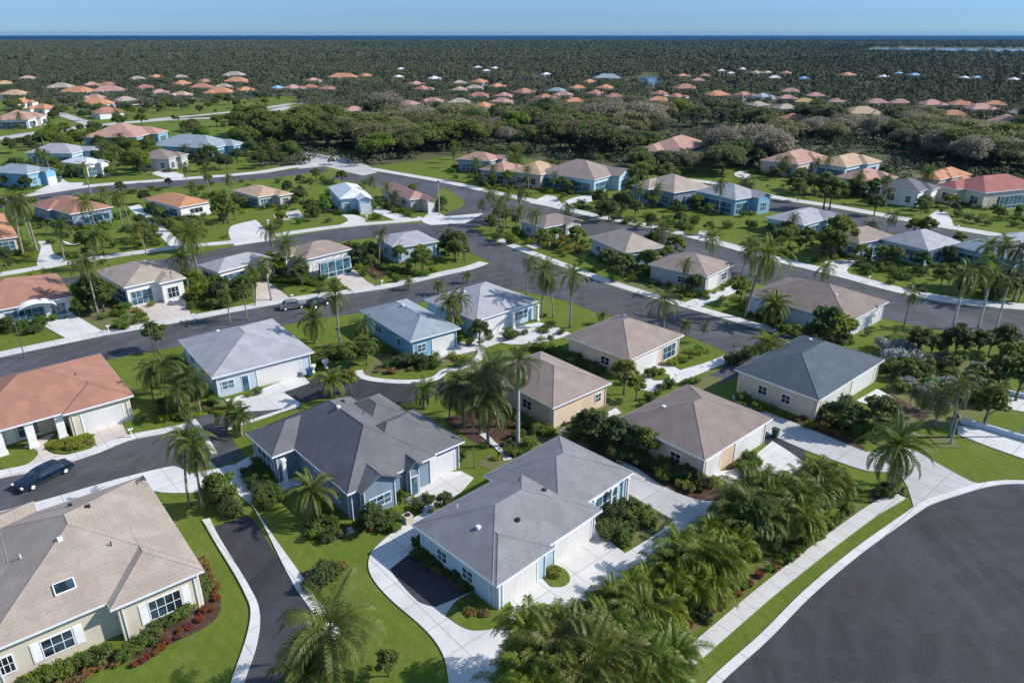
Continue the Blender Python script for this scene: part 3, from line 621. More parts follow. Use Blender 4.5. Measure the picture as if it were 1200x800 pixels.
house('larger blue house with pale hipped roof and white double garage facing right', 'the larger blue house', (505, 348), (558, 376), (632, 352), 'pale', 'sky',
      [('gar', 0, 'S', .06, .46, 2.3), ('win', 0, 'S', .62, .86, .7, 2.2, 3, 2), ('win', 0, 'W', .3, .45, .9, 2.1, 2, 2), ('col', 0, 'S', .55, .98, 2, 1.0, .3, 2.7), ('win', 0, 'E', .4, .6, .9, 2.1, 2, 2)], near=True, slope=.36, vents=1)
house('sprawling dark grey roofed blue house with many wings left of centre', 'the many winged house', (345, 537), (407, 579), (526, 527), 'grey', 'slate',
      [('gar', 1, 'S', .58, .93, 2.3), ('win', 4, 'S', .16, .84, .7, 1.9, 3, 2), ('win', 0, 'W', .12, .2, .9, 2.1, 2, 2), ('win', 0, 'W', .36, .44, .9, 2.1, 2, 2), ('col', 2, 'S', .06, .42, 2, 1.1, .35, 2.9), ('band', 2, 'W', .2, .8, .3, 2.4, 3, 2), ('win', 1, 'E', .4, .6, .9, 2.1, 2, 2), ('door', 5, 'S', .2, .75)],
      wings=[('m', (3, .35, 13.9, 9.6), 'hip', .56), ('m', (-2.4, 10.6, 6, 17.05), 'hip', .5), ('m', (7, 8, 13, 15.5), 'hip', .5), ('m', (.9, -.75, 5.4, 5.5), 'gy', .5), ('m', (6.1, -.6, 8.3, 4), 'gy', .75)], ez=3.3, slope=.64, near=True, vents=3, W0=10, D0=17)
house('grey shingled pale blue house with two white garage doors at centre foreground', 'the central grey house', (490, 610), (577, 683), (706, 597), 'mid', 'sky',
      [('gar', 2, 'S', .12, .8, 2.25), ('gar', 0, 'S', .58, .96, 2.3), ('win', 0, 'W', .25, .4, .9, 2.1, 2, 2), ('win', 0, 'W', .6, .75, .9, 2.1, 2, 2), ('band', 1, 'S', .5, .86, .2, 2.3, 3, 2), ('col', 1, 'S', .45, .97, 3, .5, .18, 2.8), ('win', 1, 'E', .15, .4, .6, 2.2, 2, 2), ('win', 1, 'E', .6, .8, .9, 2.1, 2, 2)],
      wings=[('m', (9.5, 1.7, 20.2, 11.4), 'hip', .43), ('m', (.04, -.45, 6.5, 9), 'hip', .4)], ez=3.1, slope=.41, near=True, vents=5)
house('brown hipped house above a white driveway, right of the white-trunked palm', 'the upper brown house', (666, 392), (738, 422), (802, 392), 'brown', 'peach',
      [('win', 0, 'W', .3, .45, .9, 2.1, 2, 2), ('gar', 0, 'S', .1, .55, 2.2), ('band', 0, 'S', .66, .93, .2, 2.3, 3, 2), ('win', 0, 'E', .4, .6, .9, 2.1, 2, 2)], near=True, slope=.44, vents=1)
house('brown hipped cream-walled house directly behind the centre palm clump', 'the middle brown house', (588, 428), (648, 478), (717, 448), 'brown', 'peach',
      [('win', 0, 'W', .3, .45, .9, 2.1, 2, 2), ('win', 0, 'S', .78, .9, .9, 2.1, 2, 2), ('win', 0, 'E', .4, .6, .9, 2.1, 2, 2)], near=True, slope=.4, vents=1)
house('taupe roofed cream house with white ridge lines and two garages', 'the taupe ridge-lined house', (730, 487), (826, 539), (906, 490), 'taupe', 'tan',
      [('gar', 0, 'S', .5, .94, 2.3), ('gar', 0, 'S', .06, .26, 2.2), ('win', 0, 'W', .25, .38, .9, 2.1, 2, 2), ('win', 0, 'W', .6, .75, .9, 2.1, 2, 2), ('win', 0, 'E', .4, .6, .9, 2.1, 2, 2)], near=True, slope=.4, vents=1)
house('dark slate blue roofed cream house with two white garages, right of centre', 'the slate roofed house', (857, 434), (960, 469), (1037, 421), 'slate', 'cream',
      [('gar', 0, 'S', .56, .93, 2.3), ('gar', 0, 'S', .08, .42, 2.3), ('win', 0, 'W', .3, .42, .9, 2.1, 2, 2), ('win', 0, 'W', .6, .72, .9, 2.1, 2, 2), ('win', 0, 'E', .4, .6, .9, 2.1, 2, 2)], near=True, slope=.42, vents=1)
house('long taupe hipped house on the right bank of the diagonal street', 'the long taupe house', (886, 340), (994, 378), (1042, 353), 'taupe', 'pale', 'gar', near=True, slope=.4, vents=1)
house('brown tiled house with pinkish wall beside the feathery palms', 'the red-brown roofed house', (734, 291), (829, 325), (862, 309), 'brown', 'grey', [('win', 0, 'W', .1, .22, .9, 2.1, 2, 2), ('win', 0, 'W', .35, .5, .9, 2.1, 2, 2), ('gar', 0, 'S', .1, .45, 2.2), ('win', 0, 'S', .6, .8, .8, 2.1, 2, 2)], slope=.4, D0=12)
house('beige-pink roofed house with tall blue screened lanai at its corner', 'the blue lanai house', (683, 278), (732, 296), (781, 289), 'tan', 'grey', [('cage', 0, 'S', .02, .5, 1.2, 2.9), ('band', 0, 'S', .62, .95, .3, 2.5, 3, 2), ('band', 0, 'W', .02, .4, .3, 2.4, 4, 2), ('win', 0, 'W', .7, .85, .9, 2.1, 2, 2)], slope=.46, ez=3.4)
house('small grey-brown hut-like house between flower garden and upper road', 'the small grey-brown house', (616, 257), (638, 267), (683, 258), 'taupe', 'grey', 'gar', slope=.32, D0=9)
house('small light blue corner house with flat grey roof and open porch', 'the blue corner house', (437, 277), (460, 289), (512, 281), 'pale', 'sky', [('band', 0, 'S', .5, .9, .2, 2.4, 3, 2), ('door', 0, 'S', .25, .31), ('win', 0, 'S', .08, .2, .8, 2.1, 1, 2), ('col', 0, 'S', .5, .98, 3, 1.2, .2, 2.7), ('win', 0, 'W', .4, .6, .9, 2.1, 2, 2)], slope=.22, ez=3.5, wings=[('b', (-.45, -.6, .5, 0), 'hip')])
house('brown roofed house with screened blue glass front in the second row', 'the screened brown house', (337, 291), (358, 304), (414, 291), 'brown', 'white', 'scage', ez=3.8, slope=.36)
house('pale grey roofed white house with blue windows in the second row', 'the white walled grey house', (236, 309), (256, 319), (321, 302), 'pale', 'white', 'sun', slope=.34, ez=3.2)
house('tan roofed house with a long strip of windows above a pink driveway', 'the tan window-strip house', (121, 315), (145, 337), (213, 322), 'tan', 'white', 'sun', ez=3.8, slope=.34)
house('red-brown tiled house with white arched awning at the left edge', 'the arched awning house', (-55, 366), (85, 347), (66, 320), 'terra', 'white', [('band', 0, 'W', .05, .2, .3, 2.3, 3, 2), ('shade', 0, 'W', .14, .5, 2.5, 1.8), ('band', 0, 'W', .25, .62, .3, 2.3, 6, 2), ('band', 0, 'W', .7, .95, .3, 2.3, 4, 2), ('win', 0, 'S', .3, .6, .9, 2.1, 2, 2)], slope=.34)
house('orange roofed house with dark glass sides on the left lawn', 'the left orange house', (62, 234), (82, 251), (133, 242), 'terra', 'slate', 'scage', slope=.34, ez=3.3)
house('bright orange roofed white house beside the narrow diagonal path', 'the bright orange house', (178, 231), (210, 243), (248, 236), 'orange', 'white', [('win', 0, 'S', .3, .75, .9, 2.2, 3, 1), ('band', 0, 'W', .1, .9, .3, 2.2, 6, 2), ('win', 0, 'E', .3, .6, .9, 2.1, 2, 2)], slope=.34)
house('orange roofed house with blue glass front cut by the left edge', 'the left edge orange house', (-60, 283), (21, 277), (4, 250), 'orange', 'cream', [('band', 0, 'W', .03, .95, .3, 2.6, 9, 3), ('win', 0, 'S', .3, .6, .9, 2.1, 2, 2)], slope=.34, ez=3.6)
house('beige house with blue window rows beside a beige driveway', 'the beige window-row house', (276, 222), (302, 231), (338, 225), 'sand', 'beige', 'sun', slope=.3)
house('blue walled house with white metal roof near the top middle road', 'the white roofed blue house', (367, 220), (398, 233), (435, 230), 'white', 'sky', 'gar', ez=3.8, slope=.4)
house('salmon peaked house beside the cul-de-sac island at upper middle', 'the salmon corner house', (440, 219), (480, 234), (505, 231), 'pink', 'beige', 'gar', slope=.5)
# upper right rows
house('pale blue glazed house under grey roof on the right, in the third row', 'the glazed grey house', (899, 254), (942, 264), (985, 252), 'pale', 'sky', 'sun', slope=.34, ez=3.2)
house('narrow brown roofed house with white pillars before the upper right road', 'the pillared brown house', (980, 272), (1007, 285), (1050, 277), 'brown', 'pale', 'scage', slope=.45, ez=3.3)
house('turquoise glazed house under a pale grey roof at right', 'the turquoise house', (1030, 280), (1088, 293), (1126, 283), 'pale', 'sky', [('band', 0, 'S', .05, .5, .3, 2.6, 3, 2), ('band', 0, 'W', .55, .97, .2, 2.6, 5, 2), ('band', 0, 'W', .04, .46, .3, 2.6, 4, 2)], slope=.45, ez=3.5)
house('blue-grey roofed blue house cut by the right edge behind palms', 'the right edge blue house', (1122, 285), (1192, 306), (1262, 290), 'bluegrey', 'blue', 'cage', slope=.4, ez=3.4)
for a in [((545, 183), (575, 189), (590, 184), 'pink', 'slate', 'sun', 'pink roofed blue glazed house, leftmost of the row under the trees', 'the leftmost row-end house'),
    ((570, 196), (592, 202), (617, 196), 'pink', 'slate', 'sun', 'small salmon roofed glass-fronted house in the row under the trees', 'the salmon glass-fronted house'),
    ((608, 197), (634, 205), (663, 197), 'sand', 'beige', 'gar', 'sand roofed house in the row under the trees, behind palms', 'the sand roofed row house'),
    ((640, 199), (697, 211), (733, 201), 'brown', 'sky', 'sun', 'long grey-brown roofed house with blue gable front under the trees', 'the long gabled row house'),
    ((748, 214), (790, 226), (835, 219), 'tan', 'slate', 'scage', 'broad taupe roofed house with round-cornered screen lanai above the road', 'the screened lanai row house'),
    ((822, 222), (862, 234), (898, 228), 'pale', 'blue', 'sun', 'bright blue and white gabled house next to the upper right road', 'the bright blue gabled house'),
    ((767, 169), (802, 178), (832, 168), 'pink', 'beige', 'scage', 'salmon hipped house standing alone among the oaks', 'the lone salmon house'),
    ((905, 184), (936, 193), (970, 184), 'pink', 'beige', 'gar', 'broad salmon roofed house, leftmost beyond the right upper road', 'the broad salmon house'),
    ((965, 188), (992, 196), (1028, 188), 'sand', 'pale', 'sun', 'sandy orange roofed house beyond the right upper road', 'the sandy orange house'),
    ((990, 204), (1018, 213), (1047, 206), 'pink', 'pink', 'gar', 'salmon roofed two-tone house beside a grey gabled one, upper right', 'the two-tone salmon house'),
    ((1042, 214), (1078, 225), (1096, 218), 'grey', 'white', 'gar', 'grey gabled house with round-headed window, upper right', 'the grey gabled house'),
    ((1084, 204), (1102, 211), (1124, 205), 'orange', 'beige', 'gar', 'small orange roofed house peeping over the grey gable', 'the small orange house'),
    ((1113, 214), (1155, 226), (1225, 219), 'red', 'cream', 'scage', 'wide red tiled house with blue glass porches at the right edge', 'the wide red tiled house'),
    ((132, 152), (160, 161), (188, 153), 'pink', 'blue', 'sun', 'pink roofed house with teal side wall among the upper left trees', 'the teal sided house'),
    ((184, 178), (198, 186), (217, 180), 'taupe', 'grey', 'gar', 'small taupe round-roofed house among upper left trees', 'the small taupe house'),
    ((219, 162), (247, 174), (280, 167), 'bluegrey', 'blue', 'sun', 'blue walled house with blue-white roof in the upper left', 'the upper left blue house'),
    ((62, 172), (84, 180), (110, 174), 'pale', 'sky', 'sun', 'blue-grey house with glazed side in the upper left', 'the upper left glazed house'),
    ((88, 187), (100, 193), (125, 189), 'white', 'white', 'sun', 'small white pavilion-like house in the upper left', 'the small white pavilion'),
    ((12, 196), (32, 204), (62, 198), 'bluegrey', 'blue', 'gar', 'rounded blue-grey house at the left edge above the lane', 'the left blue-grey house'),
    ((20, 133), (33, 140), (51, 135), 'pink', 'white', 'sun', 'pinkish roofed white house beyond the upper left lane', 'the pinkish lane house')]:
    house(a[6], a[7], a[0], a[1], a[2], a[3], a[4], a[5], slope=.42, ez=4.2)

# ------------------------------------------------------------------ distant houses
FARH = []
def far_house(x, y, wpx, roof, wall='white'):
    g = G(x, y + 1, 3.0); dep = g.y * CP + 39 * SP; ppm = FP / dep
    W = min(30, max(9 if roof in ('white', 'sky') else 12, wpx / ppm * (1.05 if roof not in ('white', 'sky') else .9))); D = min(W * .75, 15); rg = random.Random(int(x * 31 + y))
    ang = rg.choice([.72, .72, -.25, .2, 1.2]) + rg.uniform(-.15, .15); e = 3.0; s = .46
    if W > 16: ang = rg.uniform(-.25, .25)
    root = empty('house', (g.x, g.y, 0), ang); r = (-W / 2, -D / 2, W / 2, D / 2); rb, wb = MB(), MB()
    roof_faces(rb, r, e, s, 'hip' if roof not in ('white', 'sky') or W < 13 else 'gx'); rects = [r]
    if W > 11:
        k = rg.choice([-1, 1]); r2 = (k * W * .25 - W * .2, -D / 2 - 3, k * W * .25 + W * .2, 0); roof_faces(rb, r2, e - .02, s, 'hip'); wb.box(r2[0] + .4, r2[1] + .4, 0, r2[2] - .4, r2[3], e - .03)
    rb.box(r[0], r[1], e - .25, r[2], r[3], e - .01)
    wb.box(r[0] + .5, r[1] + .5, 0, r[2] - .5, r[3] - .5, e - .26)
    rb.build('roof', ROOFS[roof], root); wb.build('wall', WALLS[wall], root)
    F = Frame((r[0] + .5, r[1] + .5, r[2] - .5, r[3] - .5), 'S')
    for k in (.15, .55):
        m = MB(); F.box(m, F.len * k, F.len * (k + .25), .6, 2.3, 0, .05); m.build('window', GLASSB, root)
    for sd in 'WE':
        F2 = Frame((r[0] + .5, r[1] + .5, r[2] - .5, r[3] - .5), sd); m = MB(); F2.box(m, F2.len * .3, F2.len * .7, .6, 2.3, 0, .05); m.build('window', GLASSB, root)
    FARH.append((root, x, roof)); FOOT.append((g.x, g.y, W * .55)); FHP.append((g.x, g.y, W, 1.8))
FHP = []
FHX = []
for t in '''6,97,18,yellow 18,109,26,sand 24,119,24,orange 72,101,26,tan 92,106,34,orange 128,105,34,pink 112,120,34,orange 125,130,30,terra 161,91,15,tan 183,89,14,orange 187,107,17,pink 213,97,19,orange 236,101,24,terra 258,107,30,orange 278,94,26,orange 275,87,24,tan
 402,89,30,orange 429,88,14,orange 325,102,16,sky 343,102,20,pink 364,101,17,terra 384,103,17,terra 415,128,24,pink 467,89,12,white 509,91,16,white 495,103,19,terra 479,121,24,pink 507,117,20,pink 538,104,17,sand 562,95,18,orange 583,100,18,orange 590,111,17,pink 567,123,21,orange
 614,107,24,terra 653,105,15,bluegrey 677,102,18,orange 691,95,14,orange 709,102,20,orange 720,112,16,terra 773,109,20,terra 792,112,16,terra 803,102,26,terra 840,110,26,orange 871,110,20,terra 893,112,18,bluegrey 888,122,18,tan 712,90,30,bluegrey 845,82,12,white 857,85,10,white 800,88,10,orange 640,86,12,white
 922,114,18,pink 943,118,11,yellow 956,111,20,pink 980,118,16,pink 928,137,15,orange 1010,131,40,sand 1028,119,24,pink 1055,119,18,pink 1091,121,28,pink 1125,121,28,orange 1147,126,32,pink 1177,140,36,pink 1196,131,20,tan 993,87,17,orange 908,90,16,white 1035,89,14,white 1053,85,12,sky 1072,87,14,sky 1145,90,12,sky 942,91,14,sky 1130,90,8,white 1188,92,14,white 1165,121,20,orange 1110,203,20,orange
 580,79,10,white 560,78,10,white 470,80,10,white 570,82,10,white 870,80,10,white 900,84,10,white'''.split():
    x, y, wp, rf = t.split(','); far_house(float(x), float(y), float(wp), rf); FHX.append((float(x), float(y), float(wp)))
RF = random.Random(77); nn = 0
for _ in range(4000):
    if nn >= 32: break
    bx, by, bw = RF.choice(FHX); x, y = bx + RF.uniform(-38, 38), by + RF.uniform(-7, 7)
    if not (-10 < x < 1210 and 84 < y < 140) or (280 < x < 560 and y > 120) or (560 < x < 900 and y > 118) or (585 < x < 780 and y < 103): continue
    if any(abs(x - q[0]) < (q[2] * .5 + 9) and abs(y - q[1]) < 5 for q in FHX): continue
    wp = 12 + (y - 84) * .33; far_house(x, y, wp, RF.choice(['orange', 'terra', 'pink', 'sand', 'tan', 'terra', 'pink'])); FHX.append((x, y, wp)); nn += 1
WATER, _nt, _p = newmat('lake_water'); _p.inputs['Base Color'].default_value = (.05, .16, .32, 1); _p.inputs['Roughness'].default_value = .12
for k, px in enumerate([[(595, 92), (640, 90), (642, 94), (600, 96)], [(749, 91), (770, 90), (772, 100), (752, 100)], [(1020, 57.3), (1060, 56.8), (1200, 58.2), (1260, 59), (1260, 61), (1180, 60.7), (1080, 60), (1020, 59)], [(1135, 59), (1200, 60), (1260, 63), (1190, 62.5)]]):
    slab_w('pond' if k < 2 else 'lake', [G(*p) for p in px], WATER, .02 + .01 * k, True)

# ------------------------------------------------------------------ plants: prototypes
def leaf_quads(P, Nn, size, rng, aspect=.6):
    n = len(P); t = rng.normal(size=(n, 3)); t -= Nn * (t * Nn).sum(1, keepdims=True); t /= np.linalg.norm(t, axis=1, keepdims=True) + 1e-9
    b = np.cross(Nn, t); s = size * rng.uniform(.6, 1.3, (n, 1)); a = t * s; c = b * s * aspect
    V = np.stack([P - a, P + c * 1, P + a, P - c], 1).reshape(-1, 3); return V, np.arange(n * 4).reshape(n, 4)
def cloud(centers, radii, n, size, rng, flat=.85, up=.25):
    centers = np.array(centers, float); radii = np.array(radii, float); p = radii**2 / (radii**2).sum()
    k = rng.choice(len(centers), n, p=p); d = rng.normal(size=(n, 3)); d /= np.linalg.norm(d, axis=1, keepdims=True)
    r = radii[k] * rng.uniform(.25, 1, n)**.45 * (1 + .18 * rng.normal(size=n)); P = centers[k] + d * r[:, None] * [1, 1, flat]
    Nn = d * .7 + rng.normal(size=(n, 3)) * .55 + [0, 0, up]; Nn /= np.linalg.norm(Nn, axis=1, keepdims=True)
    return leaf_quads(P, Nn, size, rng)
LM = dict(
    oak=leafmat('foliage_oak', (.11, .14, .034), (.19, .21, .055), .4), dark=leafmat('foliage_dark', (.065, .105, .024), (.125, .175, .04), .4),
    bright=leafmat('foliage_bright', (.11, .165, .02), (.20, .26, .038), .42), bare=leafmat('foliage_grey', (.27, .24, .16), (.38, .34, .23), .35),
    olive=leafmat('foliage_olive', (.17, .175, .065), (.26, .25, .10), .38),
    yellow=leafmat('foliage_yellow', (.17, .20, .015), (.32, .31, .03), .35), red=leafmat('foliage_red', (.16, .03, .015), (.28, .09, .025), .3),
    rust=leafmat('foliage_rust', (.18, .10, .035), (.26, .19, .04), .25), shrub=leafmat('foliage_shrub', (.085, .14, .018), (.16, .215, .034), .35),
    palm=leafmat('palm_leaf', (.095, .15, .016), (.19, .235, .034), .42, .45), palmd=leafmat('palm_leaf_dark', (.07, .11, .02), (.14, .175, .035), .35, .42),
    dry=leafmat('palm_leaf_dry', (.26, .19, .07), (.34, .26, .11), .2), areca=leafmat('areca_leaf', (.085, .14, .014), (.22, .25, .03), .42, .42), silver=leafmat('foliage_silver', (.22, .27, .25), (.40, .44, .42), .2))
def tree_proto(seed, mt, R=4.5, H=8.5, ncl=20, nleaf=5200, size=.26, name='tree', bark=BARK, sparse=False):
    rng = np.random.default_rng(seed); root = empty(name, (0, 0, -500)); t = MB(); hb = H * .3
    cs, rs = [], []
    for i in range(ncl):
        a = i * 2.4 + rng.uniform(-.4, .4); q = math.sqrt((i + .6) / ncl); rr = R * .74 * q * rng.uniform(.8, 1.15)
        z = H * .62 + (H * .30) * math.sqrt(max(0, 1 - q * q)) * rng.uniform(.6, 1.1) - q * H * .12 * rng.uniform(0, 1.6)
        cs.append((math.cos(a) * rr, math.sin(a) * rr, z)); rs.append(R * rng.uniform(.2, .36))
    t.tube([(0, 0, -.1), (.05, .03, hb * .5), (0, 0, hb), (.1, 0, H * .62)], [R * .075, R * .055, R * .05, R * .02], 8)
    for i in range(0, ncl, 2 if not sparse else 1):
        c = Vector(cs[i]); m = Vector((c.x * .45, c.y * .45, hb + (c.z - hb) * .55)); t.tube([(0, 0, hb * rng.uniform(.8, 1.2)), m, c], [R * .035, R * .022, R * .008], 5)
        if sparse:
            for k in range(5):
                e = c + Vector(rng.normal(size=3)) * R * .22; t.tube([m.lerp(c, .6), e], [R * .01, R * .004], 4)
    tr = t.build('trunk', bark, root, True); V, F = cloud(cs, rs, nleaf, size, rng, .75, .35)
    cr = bpy.data.objects.new('crown', npmesh('crown', V, F, LM[mt])); COL.objects.link(cr); cr.parent = root; reg(root, tr, cr)
    root['h'] = H * 1.0; return root
def frond(rng, L, e0, droop, lw, n, az, V, F, wid=.05, org=(0, 0, 0), vee=.5):
    ca, sa = math.cos(az), math.sin(az); m = 9; xs, zs, el = [0], [0], [e0]
    for i in range(m):
        e = e0 - droop * ((i + 1) / m)**1.35; xs.append(xs[-1] + math.cos(e) * L / m); zs.append(zs[-1] + math.sin(e) * L / m); el.append(e)
    def P(x, y, z): return (org[0] + x * ca - y * sa, org[1] + x * sa + y * ca, org[2] + z)
    for i in range(m):
        r = .035 * (1 - i / m) + .008; r2 = .035 * (1 - (i + 1) / m) + .008; k = len(V)
        V += [P(xs[i], -r, zs[i]), P(xs[i], r, zs[i]), P(xs[i + 1], r2, zs[i + 1]), P(xs[i + 1], -r2, zs[i + 1])]; F.append((k, k + 1, k + 2, k + 3))
    for j in range(n):
        t = .1 + .9 * (j + .5) / n; f = t * m; i = min(int(f), m - 1); g = f - i
        x, z, e = xs[i] + (xs[i + 1] - xs[i]) * g, zs[i] + (zs[i + 1] - zs[i]) * g, el[i] + (el[i + 1] - el[i]) * g
        ll = lw * (math.sin(PI * min(1, .18 + .72 * t))**.6) * rng.uniform(.85, 1.12)
        for s in (-1, 1):
            fw = .55 + .5 * t + rng.uniform(-.15, .15); up = vee + rng.uniform(-.25, .2)
            d = Vector((math.cos(e) * fw - math.sin(e) * up * .4, s, math.sin(e) * fw + math.cos(e) * up)).normalized()
            p0 = Vector((x, 0, z)); p1 = p0 + d * ll * .5; d2 = (d + Vector((0, 0, -.75 - rng.uniform(0, .5)))).normalized(); p2 = p1 + d2 * ll * .5
            wv = Vector((math.cos(e), 0, math.sin(e))) * wid
            k = len(V); V += [P(*(p0 - wv * .5)), P(*(p0 + wv * .5)), P(*(p1 + wv * .6)), P(*(p1 - wv * .6)), P(*p2)]
            F.append((k, k + 1, k + 2, k + 3)); F.append((k + 3, k + 2, k + 4, k + 4))
def palm_proto(seed, mt, H, L, nf, lw=.55, nl=26, lean=.06, tr=.16, bark=PBARK, name='palm_tree', droop=1.7, lowest=-.7, wid=.06, skirt=0, shaft=False):
    rng = np.random.default_rng(seed); root = empty(name, (0, 0, -500)); V, F = [], []; tx, ty = H * lean, H * lean * rng.uniform(-1, 1)
    t = MB(); pts = [(tx * (k / 8)**2, ty * (k / 8)**2, H * k / 8 - .05) for k in range(9)]
    t.tube(pts, [tr * (1.35 if k == 0 else 1.05 - .35 * k / 8) for k in range(9)], 9); tro = t.build('trunk', bark, root, True); kids = [tro]
    top = pts[-1]
    for i in range(nf):
        q = (i + .5) / nf; e0 = math.radians(82) - q * (math.radians(82) - lowest) + rng.uniform(-.12, .12)
        frond(rng, L * rng.uniform(.85, 1.1) * (.8 + .2 * min(1, q * 2.5)), e0, droop * (.45 + .6 * math.cos(e0 * .8)) * rng.uniform(.8, 1.2), lw, nl, i * 2.399 + rng.uniform(-.25, .25), V, F, wid, top)
    me = bpy.data.meshes.new('crown'); me.from_pydata(V, [], [tuple(dict.fromkeys(f)) for f in F]); me.materials.append(LM[mt]); c = bpy.data.objects.new('crown', me); COL.objects.link(c); c.parent = root; kids.append(c)
    if skirt:
        V, F = [], []
        for i in range(skirt): frond(rng, L * .7, -.7 - rng.uniform(0, .6), .6, lw * .8, nl // 2, rng.uniform(0, 6.28), V, F, wid, (top[0], top[1], top[2] - .15))
        me = bpy.data.meshes.new('dry_fronds'); me.from_pydata(V, [], [tuple(dict.fromkeys(f)) for f in F]); me.materials.append(LM['dry']); c = bpy.data.objects.new('dry_fronds', me); COL.objects.link(c); c.parent = root; kids.append(c)
    if shaft:
        s = MB(); s.tube([(top[0], top[1], top[2] - 1.1), (top[0], top[1], top[2] - .5), top], [tr * .78, tr * .9, tr * .5], 9); kids.append(s.build('crownshaft', LM['palm'], root, True))
    reg(root, *kids); root['h'] = H + L * .45; return root
def cluster_proto(seed, mt, ns, Hs, L, nf, lw=.5, nl=26, spread=.9, name='palm_clump', wid=.05, fan=False):
    rng = np.random.default_rng(seed); root = empty(name, (0, 0, -500)); t = MB(); V, F = [], []
    for s in range(ns):
        a = s * 2.4; r = spread * math.sqrt((s + .3) / ns); h = Hs * rng.uniform(.45, 1.1); x, y = math.cos(a) * r, math.sin(a) * r; ex, ey = x * 1.9, y * 1.9
        t.tube([(x, y, -.05), ((x + ex) / 2, (y + ey) / 2, h * .55), (ex, ey, h)], [.09, .07, .05], 6)
        for i in range(nf):
            q = (i + .5) / nf; e0 = math.radians(84) - q * math.radians(95) + rng.uniform(-.15, .15)
            az = rng.uniform(0, 6.28) if q < .5 or s == 0 else math.atan2(y, x) + rng.uniform(-1.7, 1.7)
            frond(rng, L * rng.uniform(.75, 1.1), e0, 1.5 * rng.uniform(.8, 1.25), lw, nl, az, V, F, wid, (ex, ey, h), .45)
    kids = [t.build('stems', PBARK, root, True)]
    me = bpy.data.meshes.new('fronds'); me.from_pydata(V, [], [tuple(dict.fromkeys(f)) for f in F]); me.materials.append(LM[mt]); c = bpy.data.objects.new('fronds', me); COL.objects.link(c); c.parent = root; kids.append(c)
    reg(root, *kids); root['h'] = float(np.percentile([v[2] for v in V], 99.3)); return root
def shrub_proto(seed, mt, R=.7, H=.9, n=700, size=.07, name='shrub', ncl=7, dead=False):
    rng = np.random.default_rng(seed); cs, rs = [(0, 0, H * .45)], [R * .5]
    for i in range(ncl):
        a = i * 2.4; r = R * .62 * rng.uniform(.6, 1.15); cs.append((math.cos(a) * r, math.sin(a) * r, H * rng.uniform(.3, .72))); rs.append(R * rng.uniform(.26, .45))
    V, F = cloud(cs, rs, n, size, rng, min(1, H / R * .75), .4); V[:, 2] = np.maximum(V[:, 2], 0)
    o = bpy.data.objects.new(name, npmesh(name, V, F, LM[mt])); COL.objects.link(o); o.location = (0, 0, -500); reg(o); o['h'] = H; return o
PROTO = {}
def P_(key, cat, f): PROTO[key] = [cat, f, []]
def var(key, i):
    cat, fs, built = PROTO[key]
    while len(built) < len(fs): built.append(None)
    i %= len(fs)
    if built[i] is None: built[i] = fs[i]()
    return built[i]
L_ = lambda f, *a, **k: (lambda: f(*a, **k))
P_('tall', 'palm', [L_(palm_proto, s, 'palm' if s != 3 else 'palmd', 8.2 - .6 * (s % 3), 2.9 + .12 * s, 17 + 2 * s, .62, 30, .03 + .025 * s, .15, skirt=(s % 2) * 4) for s in (1, 2, 3, 5)])
P_('coco', 'palm', [L_(palm_proto, s, 'palmd', 5.6, 4.1, 26, .85, 34, .09, .17, droop=2.2) for s in (4, 5, 6)])
P_('royal', 'palm', [L_(palm_proto, s, 'palm', 9.6, 3.2, 17, .7, 32, .01, .2, WBARK, droop=1.9, shaft=True) for s in (7, 8)])
P_('short', 'palm', [L_(palm_proto, s, 'palm', 2.5, 2.3, 24, .5, 26, .05, .17, droop=1.5, lowest=-.5) for s in (9, 10)])
P_('date', 'palm', [L_(palm_proto, s, 'palm', 3.4, 3.0, 34, .5, 34, .03, .22, droop=1.5, lowest=-.75, skirt=5) for s in (12, 13)])
P_('areca', 'palm clump', [L_(cluster_proto, s, 'areca', 10, 2.5, 1.75, 24, .46, 30, spread=.85, wid=.036) for s in (14, 15, 16)])
P_('clump', 'palm clump', [L_(cluster_proto, s, 'palm', 6, 1.5, 2.0, 10, .42, 22, .6) for s in (17, 18)])
P_('oak', 'tree', [L_(tree_proto, s, 'oak', 5, 8.5, 26, 8500, .28) for s in (20, 21, 22)])
P_('darktree', 'tree', [L_(tree_proto, s, 'dark', 4.2, 7.5, 20, 7500, .25) for s in (23, 24)])
P_('brighttree', 'tree', [L_(tree_proto, s, 'bright', 4.5, 8.5, 24, 8000, .26) for s in (25, 26)])
P_('baretree', 'tree', [L_(tree_proto, s, 'bare', 5.2, 8.5, 32, 7500, .22, sparse=True) for s in (27, 28)])
P_('olivetree', 'tree', [L_(tree_proto, s, 'olive', 5.2, 8, 28, 8500, .26) for s in (29, 30)])
P_('small', 'tree', [L_(tree_proto, s, 'bright', 1.7, 4.2, 13, 2200, .16, name='small_tree') for s in (31, 32)])
P_('smalldark', 'tree', [L_(tree_proto, s, 'dark', 2.0, 4.2, 14, 3200, .16, name='small_tree') for s in (33, 34)])
P_('lemon', 'tree', [L_(tree_proto, s, 'yellow', 1.5, 3.8, 12, 2200, .13, name='small_tree') for s in (35,)])
P_('round', 'shrub', [L_(shrub_proto, s, 'dark', .8, 1.15, 1500, .075) for s in (40, 41)])
P_('green', 'shrub', [L_(shrub_proto, s, 'shrub', .8, 1.0, 1200, .085) for s in (42, 43, 44)])
P_('yel', 'shrub', [L_(shrub_proto, s, 'yellow', .65, .75, 900, .07) for s in (45, 46)])
P_('red', 'shrub', [L_(shrub_proto, s, 'red', .5, .6, 600, .075) for s in (47, 48)])
P_('rust', 'shrub', [L_(shrub_proto, s, 'rust', .6, .6, 700, .07) for s in (49,)])
